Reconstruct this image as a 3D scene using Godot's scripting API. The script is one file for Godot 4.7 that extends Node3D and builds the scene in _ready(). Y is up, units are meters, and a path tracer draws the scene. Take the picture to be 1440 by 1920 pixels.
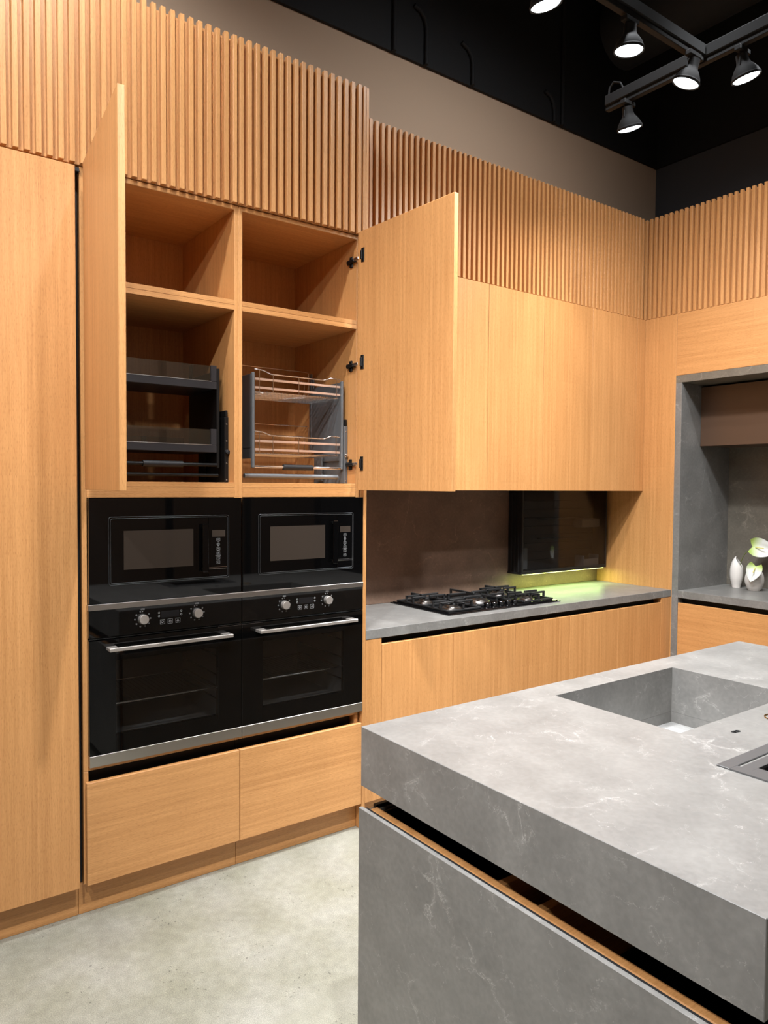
extends Node3D
# A kitchen showroom: oak oven tower, hob run, stone niche and stone island.
# x runs along the oven wall, z comes out of it, y is up. z = 0 is the plane of the oven fronts.

var used := {}
var box_cache := {}
var M := {}
const GAIN := {"a": 4.5, "b": 3.2, "c": 2.8, "d": 1.9, "e": 6.2, "f": 1.0, "t": 2.6, "u": 4.2, "x": 2.05, "z": 0.45, "i": 6.5, "n": 3.8, "p": 5.0, "q": 9.0, "r": 8.5, "k": 8.0}

# ------------------------------------------------------------------ mesh building
class MB:
	var v := PackedVector3Array()
	var n := PackedVector3Array()
	var c := PackedColorArray()
	var col := Color(1, 1, 1)
	func tri(a: Vector3, b: Vector3, d: Vector3, na: Vector3, nb: Vector3, nd: Vector3) -> void:
		var g := (b - a).cross(d - a)
		if g.dot(na + nb + nd) > 0.0:
			v.append(a); v.append(d); v.append(b)
			n.append(na); n.append(nd); n.append(nb)
		else:
			v.append(a); v.append(b); v.append(d)
			n.append(na); n.append(nb); n.append(nd)
		c.append(col); c.append(col); c.append(col)
	func quad(a: Vector3, b: Vector3, d: Vector3, e: Vector3, nn: Vector3) -> void:
		tri(a, b, d, nn, nn, nn)
		tri(a, d, e, nn, nn, nn)
	func box(center: Vector3, size: Vector3, ch := 0.0015, bas := Basis()) -> MB:
		var h := size / 2.0
		var k := minf(ch, minf(h.x, minf(h.y, h.z)) * 0.6)
		for ax in 3:
			var b1 := (ax + 1) % 3
			var b2 := (ax + 2) % 3
			for s in [-1.0, 1.0]:
				var p: Array = []
				for q in [[-1, -1], [1, -1], [1, 1], [-1, 1]]:
					var w := Vector3()
					w[ax] = s * h[ax]
					w[b1] = q[0] * (h[b1] - k)
					w[b2] = q[1] * (h[b2] - k)
					p.append(center + bas * w)
				var nn := Vector3()
				nn[ax] = s
				quad(p[0], p[1], p[2], p[3], bas * nn)
		if k <= 0.0:
			return self
		for ax in 3:
			var b1 := (ax + 1) % 3
			var b2 := (ax + 2) % 3
			for s1 in [-1.0, 1.0]:
				for s2 in [-1.0, 1.0]:
					var p: Array = []
					for q in [[-1, 0], [1, 0], [1, 1], [-1, 1]]:
						var w := Vector3()
						w[ax] = q[0] * (h[ax] - k)
						w[b1] = s1 * (h[b1] - (k if q[1] else 0.0))
						w[b2] = s2 * (h[b2] - (0.0 if q[1] else k))
						p.append(center + bas * w)
					var nn := Vector3()
					nn[b1] = s1
					nn[b2] = s2
					quad(p[0], p[1], p[2], p[3], bas * nn.normalized())
		for sx in [-1.0, 1.0]:
			for sy in [-1.0, 1.0]:
				for sz in [-1.0, 1.0]:
					var a := Vector3(sx * h.x, sy * (h.y - k), sz * (h.z - k))
					var b := Vector3(sx * (h.x - k), sy * h.y, sz * (h.z - k))
					var d := Vector3(sx * (h.x - k), sy * (h.y - k), sz * h.z)
					var nn := bas * Vector3(sx, sy, sz).normalized()
					tri(center + bas * a, center + bas * b, center + bas * d, nn, nn, nn)
		return self
	func span(a: Vector3, b: Vector3, ch := 0.0015) -> MB:
		return box((a + b) / 2.0, (b - a).abs(), ch)
	func tube(path: Array, r: float, sides := 10, closed := false) -> MB:
		var m := path.size()
		var rings: Array = []
		var nr: Array = []
		var up := Vector3.UP
		for i in m:
			var t: Vector3
			if closed:
				t = (path[(i + 1) % m] - path[(i + m - 1) % m]).normalized()
			else:
				t = (path[mini(i + 1, m - 1)] - path[maxi(i - 1, 0)]).normalized()
			if absf(t.dot(up)) > 0.95:
				up = Vector3.RIGHT if absf(t.x) < 0.9 else Vector3.BACK
			var a := t.cross(up).normalized()
			var b := a.cross(t).normalized()
			up = b
			var ring: Array = []
			var rn: Array = []
			for s in sides:
				var d := a * cos(TAU * s / sides) + b * sin(TAU * s / sides)
				ring.append(path[i] + d * r)
				rn.append(d)
			rings.append(ring)
			nr.append(rn)
		for i in (m if closed else m - 1):
			var j := (i + 1) % m
			for s in sides:
				var q := (s + 1) % sides
				tri(rings[i][s], rings[j][s], rings[j][q], nr[i][s], nr[j][s], nr[j][q])
				tri(rings[i][s], rings[j][q], rings[i][q], nr[i][s], nr[j][q], nr[i][q])
		if not closed:
			for e in [[0, 1], [m - 1, m - 2]]:
				var nn: Vector3 = (path[e[0]] - path[e[1]]).normalized()
				for s in range(1, sides - 1):
					tri(rings[e[0]][0], rings[e[0]][s], rings[e[0]][s + 1], nn, nn, nn)
		return self
	# profile: Vector2(radius, height) from one end to the other, turned round y, then placed by xf
	func lathe(profile: Array, segs := 24, xf := Transform3D(), smooth := true) -> MB:
		var m := profile.size()
		var pn: Array = []
		for i in m - 1:
			var d: Vector2 = (profile[i + 1] - profile[i]).normalized()
			pn.append(Vector2(d.y, -d.x))
		for i in m - 1:
			for s in segs:
				var a0 := TAU * s / segs
				var a1 := TAU * (s + 1) / segs
				var n0: Vector2 = pn[i]
				var n1: Vector2 = pn[i]
				if smooth and i > 0 and pn[i - 1].dot(pn[i]) > 0.6:
					n0 = (pn[i - 1] + pn[i]).normalized()
				if smooth and i < m - 2 and pn[i + 1].dot(pn[i]) > 0.6:
					n1 = (pn[i + 1] + pn[i]).normalized()
				var q: Array = []
				var qn: Array = []
				for e in [[i, a0, n0], [i, a1, n0], [i + 1, a1, n1], [i + 1, a0, n1]]:
					var pr: Vector2 = profile[e[0]]
					var nn: Vector2 = e[2]
					q.append(xf * Vector3(pr.x * cos(e[1]), pr.y, pr.x * sin(e[1])))
					qn.append(xf.basis * Vector3(nn.x * cos(e[1]), nn.y, nn.x * sin(e[1])))
				if profile[i].x > 1e-6:
					tri(q[0], q[1], q[2], qn[0], qn[1], qn[2])
				if profile[i + 1].x > 1e-6:
					tri(q[0], q[2], q[3], qn[0], qn[2], qn[3])
		return self
	func done() -> ArrayMesh:
		var arr: Array = []
		arr.resize(Mesh.ARRAY_MAX)
		arr[Mesh.ARRAY_VERTEX] = v
		arr[Mesh.ARRAY_NORMAL] = n
		arr[Mesh.ARRAY_COLOR] = c
		var me := ArrayMesh.new()
		me.add_surface_from_arrays(Mesh.PRIMITIVE_TRIANGLES, arr)
		return me

func V(x: float, y: float, z: float) -> Vector3:
	return Vector3(x, y, z)

func numbered(called: String) -> String:
	var k: int = used.get(called, 0)
	used[called] = k + 1
	return called if k == 0 else "%s_%03d" % [called, k]

func thing(called: String, label: String, category: String, at := Vector3.ZERO, group := "") -> Node3D:
	var o := Node3D.new()
	o.name = numbered(called)
	add_child(o)
	o.position = at
	o.set_meta("label", label)
	o.set_meta("category", category)
	if group:
		o.set_meta("group", group)
	return o

func struct(called: String) -> Node3D:
	var o := Node3D.new()
	o.name = called
	add_child(o)
	o.set_meta("kind", "structure")
	return o

# a part given in world coordinates; the parent chain is only ever moved, not turned, when this is used
func put(parent: Node3D, called: String, mesh: Mesh, mat: Material, at := Vector3.ZERO, turn := 0.0) -> MeshInstance3D:
	var o := MeshInstance3D.new()
	o.name = called
	o.mesh = mesh
	o.material_override = mat
	o.cast_shadow = GeometryInstance3D.SHADOW_CASTING_SETTING_ON
	parent.add_child(o, true)
	o.position = at
	o.rotation.y = turn
	return o

func box_of(size: Vector3, ch := 0.0015) -> ArrayMesh:
	var key := "%.4f %.4f %.4f %.4f" % [size.x, size.y, size.z, ch]
	if not box_cache.has(key):
		box_cache[key] = MB.new().box(Vector3.ZERO, size, ch).done()
	return box_cache[key]

# a box part between two corners given in the axes of the thing (parent)
func bar(parent: Node3D, called: String, mat: Material, a: Vector3, b: Vector3, ch := 0.0015) -> MeshInstance3D:
	return put(parent, called, box_of((b - a).abs(), ch), mat, (a + b) / 2.0)

# a box sub-part of a part that sits at its own centre: corners in the thing's axes
func sub(part: MeshInstance3D, called: String, mat: Material, a: Vector3, b: Vector3, ch := 0.0015) -> MeshInstance3D:
	return put(part, called, box_of((b - a).abs(), ch), mat, (a + b) / 2.0 - part.position)

# ------------------------------------------------------------------ textures and materials
func noise(sd: int, freq: float, oct := 4, warp := 0.0) -> FastNoiseLite:
	var f := FastNoiseLite.new()
	f.seed = sd
	f.noise_type = FastNoiseLite.TYPE_SIMPLEX_SMOOTH
	f.frequency = freq
	f.fractal_type = FastNoiseLite.FRACTAL_FBM
	f.fractal_octaves = oct
	if warp > 0.0:
		f.domain_warp_enabled = true
		f.domain_warp_amplitude = warp
		f.domain_warp_frequency = freq * 0.8
	return f

func grey(f: FastNoiseLite, w: int, h: int, ow: int, oh: int) -> PackedByteArray:
	var im := f.get_seamless_image(w, h)
	im.convert(Image.FORMAT_L8)
	if w != ow or h != oh:
		im.resize(ow, oh, Image.INTERPOLATE_CUBIC)
	return im.get_data()

func oak_image(sd: int) -> Image:
	var s := 1024
	var fine := grey(noise(sd, 0.30, 2), s, 24, s, s)
	var band := grey(noise(sd + 1, 0.030, 3), s, 8, s, s)
	var pore := grey(noise(sd + 2, 0.50, 1), s, 150, s, s)
	var out := PackedByteArray()
	out.resize(s * s * 3)
	for i in s * s:
		var t: float = (fine[i] - 128) * 0.00044 + (band[i] - 128) * 0.00030
		if pore[i] > 160:
			t -= (pore[i] - 160) * 0.0013
		var d: float = t * 255.0
		out[i * 3] = clampi(int(232.0 + d), 0, 255)
		out[i * 3 + 1] = clampi(int(230.0 + d * 1.25), 0, 255)
		out[i * 3 + 2] = clampi(int(228.0 + d * 1.6), 0, 255)
	return Image.create_from_data(s, s, false, Image.FORMAT_RGB8, out)

func stone_image(sd: int) -> Image:
	var s := 2048
	var cloud := grey(noise(sd, 0.020, 5, 25.0), 384, 384, s, s)
	var fog := grey(noise(sd + 9, 0.10, 4, 8.0), 768, 768, s, s)
	var thin := grey(noise(sd + 1, 0.0052, 3, 90.0), 768, 768, s, s)
	var hair := grey(noise(sd + 2, 0.011, 3, 45.0), 1024, 1024, s, s)
	var mask := grey(noise(sd + 3, 0.030, 2), 256, 256, s, s)
	var mask2 := grey(noise(sd + 4, 0.055, 2), 256, 256, s, s)
	var vl := PackedFloat32Array()
	var hl := PackedFloat32Array()
	var ml := PackedFloat32Array()
	for i in 256:
		vl.append(exp(-pow((i - 128.0) / 0.85, 2.0)) * 0.8 + exp(-pow((i - 128.0) / 6.0, 2.0)) * 0.20)
		hl.append(exp(-pow((i - 120.0) / 1.2, 2.0)))
		ml.append(clampf((i - 104.0) / 60.0, 0.0, 1.0))
	var out := PackedByteArray()
	out.resize(s * s * 3)
	for i in s * s:
		var b: float = 0.80 + (cloud[i] - 128) * 0.00045 + (fog[i] - 128) * 0.00032
		var k: float = vl[thin[i]] * ml[mask[i]] * 0.66 + hl[hair[i]] * ml[mask2[i]] * 0.55
		b = b + (1.25 - b) * k
		out[i * 3] = clampi(int(203.0 * b), 0, 255)
		out[i * 3 + 1] = clampi(int(201.0 * b), 0, 255)
		out[i * 3 + 2] = clampi(int(197.0 * b), 0, 255)
	return Image.create_from_data(s, s, false, Image.FORMAT_RGB8, out)

func concrete_image(sd: int) -> Image:
	var s := 2048
	var cloud := grey(noise(sd, 0.018, 5, 20.0), 384, 384, s, s)
	var blot := grey(noise(sd + 1, 0.10, 3), 512, 512, s, s)
	var grain := grey(noise(sd + 2, 0.45, 1), 1536, 1536, s, s)
	var pit := grey(noise(sd + 3, 0.16, 1), 1024, 1024, s, s)
	var area := grey(noise(sd + 4, 0.03, 2), 256, 256, s, s)
	var out := PackedByteArray()
	out.resize(s * s * 3)
	for i in s * s:
		var b: float = 0.80 + (cloud[i] - 128) * 0.00048 + (blot[i] - 128) * 0.00036 + (grain[i] - 128) * 0.00115
		if pit[i] > 226 and area[i] > 160:
			b -= 0.20
		elif pit[i] < 16:
			b += 0.09
		out[i * 3] = clampi(int(250.0 * b), 0, 255)
		out[i * 3 + 1] = clampi(int(248.0 * b), 0, 255)
		out[i * 3 + 2] = clampi(int((240.0 + (cloud[i] - 128) * 0.06) * b), 0, 255)
	return Image.create_from_data(s, s, false, Image.FORMAT_RGB8, out)

func plain(called: String, c: Color, rough := 0.5, metal := 0.0) -> StandardMaterial3D:
	var m := StandardMaterial3D.new()
	m.resource_name = called
	m.albedo_color = c
	m.roughness = rough
	m.metallic = metal
	M[called] = m
	return m

func textured(called: String, tex: Texture2D, tint: Color, scale: Vector3, off: Vector3, rough: float) -> StandardMaterial3D:
	var m := plain(called, tint, rough)
	m.albedo_texture = tex
	m.uv1_triplanar = true
	m.uv1_world_triplanar = true
	m.uv1_triplanar_sharpness = 8.0
	m.uv1_scale = scale
	m.uv1_offset = off
	return m

func glow(called: String, c: Color, e: float) -> StandardMaterial3D:
	var m := plain(called, Color(0.9, 0.9, 0.9), 0.4)
	m.emission_enabled = true
	m.emission = c
	m.emission_energy_multiplier = e
	return m

func pane(called: String, c: Color, alpha: float, rough := 0.02) -> StandardMaterial3D:
	var m := plain(called, Color(c.r, c.g, c.b, alpha), rough)
	m.transparency = BaseMaterial3D.TRANSPARENCY_ALPHA
	return m

func make_materials() -> void:
	var oi := oak_image(11)
	var oh := oi.duplicate() as Image
	oh.rotate_90(CLOCKWISE)
	var tv := ImageTexture.create_from_image(oi)
	var th := ImageTexture.create_from_image(oh)
	var tones := [Color(0.835, 0.605, 0.373), Color(0.85, 0.62, 0.386), Color(0.825, 0.595, 0.363), Color(0.842, 0.612, 0.378)]
	for i in 4:
		textured("oak_v%d" % i, tv, tones[i], V(1.1, 0.62, 1.1), V(0.237 * i, 0.31 * i, 0.171 * i), 0.42)
		textured("oak_h%d" % i, th, tones[(i + 1) % 4], V(0.62, 1.1, 0.62), V(0.31 * i, 0.173 * i, 0.23 * i), 0.42)
	var ts := ImageTexture.create_from_image(stone_image(41))
	textured("stone", ts, Color(0.735, 0.73, 0.72), V(0.62, 0.62, 0.62), V(0.1, 0.2, 0.33), 0.36)
	textured("stone_b", ts, Color(0.66, 0.63, 0.58), V(0.66, 0.66, 0.66), V(0.47, 0.66, 0.1), 0.33)
	textured("stone_brown", ts, Color(0.78, 0.645, 0.56), V(0.66, 0.66, 0.66), V(0.27, 0.31, 0.1), 0.33)
	textured("stone_floor", ts, Color(0.93, 0.93, 0.93), V(1.6, 1.6, 1.6), V(0.4, 0.2, 0.73), 0.36)
	textured("concrete", ImageTexture.create_from_image(concrete_image(77)), Color(0.70, 0.695, 0.648), V(0.4, 0.4, 0.4), V(0.1, 0, 0.2), 0.5)
	plain("taupe_paint", Color(0.70, 0.61, 0.52), 0.9)
	plain("charcoal_paint", Color(0.26, 0.265, 0.28), 0.9)
	plain("black_paint", Color(0.030, 0.032, 0.042), 0.8)
	plain("track_black", Color(0.045, 0.043, 0.042), 0.8)
	plain("brown_panel", Color(0.50, 0.40, 0.32), 0.7)
	plain("bronze_laminate", Color(0.33, 0.245, 0.185), 0.45)
	plain("black_metal", Color(0.05, 0.05, 0.05), 0.45, 0.3)
	plain("channel_black", Color(0.055, 0.053, 0.052), 0.6)
	plain("void_black", Color(0.02, 0.02, 0.02), 0.8)
	plain("black_glass", Color(0.022, 0.021, 0.021), 0.03)
	plain("oven_grey", Color(0.33, 0.33, 0.33), 0.5, 0.2)
	plain("window_mesh", Color(0.22, 0.19, 0.165), 0.06)
	plain("display", Color(0.09, 0.09, 0.095), 0.1)
	plain("print_white", Color(0.62, 0.62, 0.62), 0.6)
	plain("steel", Color(0.72, 0.70, 0.68), 0.34, 1.0)
	plain("bright_steel", Color(0.82, 0.81, 0.8), 0.2, 1.0)
	plain("trim_steel", Color(0.40, 0.41, 0.42), 0.35, 0.9)
	plain("satin_steel", Color(0.76, 0.73, 0.70), 0.40, 0.75)
	plain("warm_tinted_steel", Color(0.86, 0.74, 0.66), 0.35, 0.7)  # steel strips; their warm reflection is put into the colour
	plain("chrome", Color(0.86, 0.85, 0.84), 0.08, 1.0)
	plain("dark_chrome", Color(0.35, 0.36, 0.37), 0.15, 1.0)
	plain("grey_metal", Color(0.42, 0.43, 0.435), 0.45, 0.4)
	plain("graphite", Color(0.20, 0.19, 0.195), 0.42, 0.3)
	plain("rubber", Color(0.09, 0.09, 0.095), 0.55)
	plain("cast_iron", Color(0.12, 0.12, 0.12), 0.5)
	plain("enamel_black", Color(0.04, 0.04, 0.045), 0.12)
	plain("drop_in_metal", Color(0.42, 0.42, 0.42), 0.35, 0.6)
	plain("brass", Color(0.75, 0.6, 0.35), 0.25, 1.0)
	plain("ceramic", Color(0.90, 0.88, 0.85), 0.3)
	plain("flower", Color(1, 1, 1), 0.45).vertex_color_use_as_albedo = true
	plain("stem_green", Color(0.36, 0.42, 0.16), 0.5)
	plain("spadix", Color(0.85, 0.80, 0.45), 0.5)
	pane("oven_pane", Color(0.02, 0.02, 0.02), 0.22)
	pane("smoked_pane", Color(0.05, 0.04, 0.03), 0.30)
	pane("rail_pane", Color(0.22, 0.19, 0.15), 0.35)
	glow("lamp_lens", Color(0.93, 0.98, 1.0), 5.0)
	glow("led_strip", Color(0.95, 1.0, 0.55), 4.0)

# ------------------------------------------------------------------ lamps
func lamp(at: Vector3, aim: Vector3, energy: float, cone: float, label: String, track_y := 3.5) -> void:
	# at = centre of the lens
	var t := thing("track_lamp", label, "lamp", at, "lamps on the ceiling tracks")
	var d := (aim - at).normalized()
	var yb := -d
	var xb := (Vector3.RIGHT - yb * yb.x).normalized()
	var bas := Basis(xb, yb, xb.cross(yb))
	var xf := Transform3D(bas, Vector3.ZERO)
	put(t, "lens", MB.new().lathe([Vector2(0, -0.007), Vector2(0.025, -0.005), Vector2(0.048, 0.0), Vector2(0.0555, 0.006)], 28, xf).done(), M.lamp_lens)
	put(t, "rim", MB.new().lathe([Vector2(0.0555, 0.003), Vector2(0.0605, 0.001), Vector2(0.0615, 0.010), Vector2(0.058, 0.016)], 28, xf, false).done(), M.track_black)
	put(t, "housing", MB.new().lathe([Vector2(0.058, 0.014), Vector2(0.054, 0.028), Vector2(0.040, 0.050), Vector2(0.030, 0.062), Vector2(0.026, 0.075), Vector2(0.024, 0.105), Vector2(0.0, 0.108)], 20, xf).done(), M.track_black)
	var hi := Vector3(0, track_y - at.y - 0.012, 0)
	var off := bas.y * 0.085
	hi.x = off.x
	hi.z = off.z
	for s in [-1.0, 1.0]:
		var p := bas * Vector3(s * 0.033, 0.06, 0.0)
		put(t, "yoke_arm", MB.new().tube([p, Vector3(p.x, (p.y + hi.y) / 2.0, p.z), Vector3(hi.x + s * 0.02, hi.y, hi.z)], 0.003, 6).done(), M.track_black)
	put(t, "adapter", box_of(V(0.085, 0.022, 0.03), 0.003), M.track_black, hi)
	var l := SpotLight3D.new()
	l.name = "beam"
	t.add_child(l)
	l.position = d * 0.03
	l.basis = Basis.looking_at(d, Vector3.RIGHT)
	l.light_energy = energy
	l.light_color = Color(0.975, 0.985, 1.0)
	l.spot_angle = cone
	l.spot_angle_attenuation = 1.0
	l.spot_range = 14.0
	l.spot_attenuation = 2.0
	l.light_size = 0.05
	l.shadow_enabled = true

func _ready() -> void:
	# ---------------- camera, sky and exposure
	var cam := Camera3D.new()
	cam.name = "camera"
	add_child(cam)
	var yaw := deg_to_rad(36.1208)
	var pit := deg_to_rad(-1.9963)
	var rol := deg_to_rad(0.4041)
	var fw := V(sin(yaw) * cos(pit), sin(pit), -cos(yaw) * cos(pit))
	var ri := V(cos(yaw), 0, sin(yaw))
	var up := ri.cross(fw)
	cam.transform = Transform3D(Basis(ri * cos(rol) + up * sin(rol), up * cos(rol) - ri * sin(rol), -fw), V(-0.6829, 1.585, 2.7486))
	cam.fov = rad_to_deg(2.0 * atan(960.0 / 1377.34))
	cam.near = 0.05
	cam.far = 60.0
	cam.current = true
	var env := Environment.new()
	env.background_mode = Environment.BG_COLOR
	env.background_color = Color(0, 0, 0)
	env.tonemap_mode = Environment.TONE_MAPPER_LINEAR
	env.tonemap_exposure = 1.0
	env.sdfgi_enabled = true
	env.ssao_enabled = true
	env.ssil_enabled = true
	var we := WorldEnvironment.new()
	we.name = "world"
	we.environment = env
	add_child(we)
	make_materials()
	build_shell()
	build_lamps()
	build_tall_cabinet()
	build_oven_tower()
	build_hob_run()
	build_right_wall()
	build_island()
	build_appliances()
	build_lifts()
	build_hob()
	build_backsplash_unit()
	build_vases()
	build_ceiling_details()

# ------------------------------------------------------------------ room
func build_shell() -> void:
	var f := struct("floor")
	bar(f, "slab", M.concrete, V(-3.7, -0.1, -0.72), V(4.41, 0, 5.6), 0.0)
	var a := struct("wall_back")
	bar(a, "painted_wall", M.taupe_paint, V(-3.7, 0, -0.72), V(4.41, 4.0, -0.62), 0.0)
	bar(a, "black_upper_wall", M.black_paint, V(-3.7, 4.0, -0.72), V(4.41, 5.3, -0.60), 0.0)
	var b := struct("wall_right")
	bar(b, "painted_wall", M.charcoal_paint, V(4.31, 0, -0.62), V(4.41, 4.0, 5.6), 0.0)
	bar(b, "black_upper_wall", M.black_paint, V(4.29, 4.0, -0.60), V(4.41, 5.3, 5.6), 0.0)
	var c := struct("wall_left")
	bar(c, "painted_wall", M.taupe_paint, V(-3.7, 0, -0.62), V(-3.6, 5.3, 5.6), 0.0)
	var d := struct("wall_front")
	bar(d, "painted_wall", M.black_paint, V(-3.6, 0, 5.5), V(4.31, 5.3, 5.6), 0.0)
	for k in 8:
		var x0 := -3.55 + k * 0.98
		bar(d, "panel", M.brown_panel, V(x0, 0.1, 5.46), V(minf(x0 + 0.88, 4.28), 3.4, 5.499), 0.004)
	var e := struct("ceiling")
	bar(e, "deck", M.black_paint, V(-3.7, 5.3, -0.72), V(4.41, 5.4, 5.6), 0.0)

func build_lamps() -> void:
	var y := 3.37
	# the five in view
	lamp(V(1.438, y, 0.841), V(2.15, 0.97, 0.80), GAIN.a, 50, "white spot lamp at the far end of the lamp row on the long track beam")
	lamp(V(1.926, y, 0.851), V(2.05, 0.97, 0.66), GAIN.a, 50, "white spot lamp pointing straight down under the long track beam")
	lamp(V(2.333, y, 0.852), V(1.98, 0.97, 0.01), GAIN.b, 68, "white spot lamp tilted towards the wall beside the joint of the two beams")
	lamp(V(2.507, y, 1.035), V(3.20, 0.97, 1.30), GAIN.c, 70, "white spot lamp tilted towards the niche under the crossing beam")
	lamp(V(2.491, y, 0.455), V(3.25, 0.97, 0.35), GAIN.d, 76, "white spot lamp under the free end of the crossing beam")
	# further lamps above the frame; those behind the viewpoint are added fill
	lamp(V(1.18, y, 0.845), V(1.50, 0.93, -0.12), GAIN.e, 26, "spot lamp on the long track beam before the end panel")
	lamp(V(0.40, y, 0.845), V(0.40, 0.9, 0.6), GAIN.f, 45, "spot lamp on the long track beam before the left oven")
	var yu := 4.30
	var zu := 0.90
	lamp(V(-1.5, yu, zu), V(-1.5, 2.5, 0.0), GAIN.t, 75, "spot lamp at the outer end of the upper track before the tall cabinet", 4.43)
	lamp(V(-0.75, yu, zu), V(-0.7, 2.5, 0.0), GAIN.t, 75, "second spot lamp of the upper track before the tall cabinet", 4.43)
	lamp(V(-0.10, yu, zu), V(-0.10, 2.5, 0.0), GAIN.u, 62, "spot lamp of the upper track before the handle channel", 4.43)
	lamp(V(2.05, yu, zu), V(2.10, 2.5, 0.0), GAIN.x, 75, "spot lamp of the upper track before the middle wall cabinet", 4.43)
	lamp(V(2.75, yu, zu), V(2.90, 2.5, 0.0), GAIN.z, 75, "spot lamp at the inner end of the upper track before the last wall cabinet", 4.43)
	lamp(V(-0.15, 3.75, 1.35), V(1.05, 0.93, 1.50), GAIN.i, 34, "spot lamp hanging in the aisle before the far corner of the island", 3.88)
	lamp(V(-0.20, 3.75, 1.95), V(0.95, 0.93, 1.85), GAIN.i, 34, "spot lamp hanging in the aisle before the middle of the island", 3.88)
	lamp(V(2.55, yu, 1.45), V(3.6, 1.3, 0.7), GAIN.n, 55, "spot lamp hanging over the far end of the island", 4.43)
	lamp(V(-2.2, 3.86, 3.0), V(-0.6, 0.9, 0.6), GAIN.p, 50, "added unseen fill lamp on the outer end of the added track behind the viewpoint", 3.99)  # this and the next two: unseen lamps added as fill
	lamp(V(-1.2, 3.95, 2.1), V(-0.1, 0.7, 0.7), GAIN.q, 48, "middle added unseen fill lamp on the added track behind the viewpoint", 4.08)
	lamp(V(0.2, 3.95, 2.1), V(0.6, 0.7, 0.9), GAIN.r, 44, "added unseen fill lamp on the inner end of the added track behind the viewpoint", 4.08)
	lamp(V(-1.6, 3.95, 4.0), V(-1.2, 1.5, 5.5), GAIN.k, 62, "added unseen lamp brightening the panelled wall behind the viewpoint", 4.08)  # unseen pair added to brighten the wall mirrored in the appliance glass
	lamp(V(1.4, 3.95, 4.0), V(1.4, 1.5, 5.5), GAIN.k, 62, "added unseen lamp brightening the panelled wall behind the island", 4.08)

# ------------------------------------------------------------------ oven wall
func slats(t: Node3D, edges: Array, y0: float, y1: float, zf: float) -> void:
	var me := box_of(V(0.018, y1 - y0, 0.022), 0.001)
	for i in edges.size():
		put(t, "slat", me, M["oak_v%d" % (i * 7 % 4)], V(edges[i] - 0.009, (y0 + y1) / 2.0, zf - 0.011))

func build_tall_cabinet() -> void:
	var t := thing("tall_cabinet", "full-height oak cabinet with plain doors beside the black vertical handle channel", "cabinet")
	bar(t, "side_panel", M.oak_v1, V(-0.048, 0.12, -0.6), V(-0.030, 2.70, -0.024))
	bar(t, "side_panel", M.oak_v1, V(-1.245, 0.12, -0.6), V(-1.227, 2.70, -0.024))
	bar(t, "top_panel", M.oak_h0, V(-1.227, 2.682, -0.6), V(-0.048, 2.70, -0.024))
	bar(t, "door", M.oak_v0, V(-0.6235, 0.123, -0.022), V(-0.0251, 2.70, 0))
	bar(t, "door", M.oak_v2, V(-1.245, 0.123, -0.022), V(-0.6265, 2.70, 0))
	bar(t, "handle_channel", M.channel_black, V(-0.028, 0.123, -0.05), V(-0.0075, 2.70, -0.046))
	bar(t, "channel_side", M.channel_black, V(-0.0285, 0.123, -0.046), V(-0.0262, 2.70, -0.023), 0.0003)
	bar(t, "channel_cap", M.channel_black, V(-0.026, 2.685, -0.046), V(-0.0075, 2.70, -0.012))
	bar(t, "plinth", M.oak_h2, V(-1.245, 0.0, -0.068), V(-0.02, 0.121, -0.05))
	var s := thing("slat_panel", "vertical oak slat fascia above the tall cabinet and the oven tower", "slat panel")
	var ed: Array = []
	for k in 52:
		var e := 0.0125 + 0.036 * (k - 35)
		if e < 0.595:
			ed.append(e)
	for k in 17:
		ed.append(1.1867 - 0.0356 * (16 - k))
	slats(s, ed, 2.712, 3.364, 0.0)
	bar(s, "backing_board", M.oak_v1, V(-1.27, 2.712, -0.040), V(1.197, 3.355, -0.0222))
	bar(s, "end_slat", M.oak_v2, V(1.1975, 2.712, -0.022), V(1.212, 3.364, 0.0))
	bar(s, "end_board", M.oak_v0, V(1.2125, 2.712, -0.30), V(1.2265, 3.362, -0.001))
	bar(s, "cap_board", M.oak_h0, V(-1.27, 3.337, -0.30), V(1.212, 3.355, -0.041))

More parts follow.
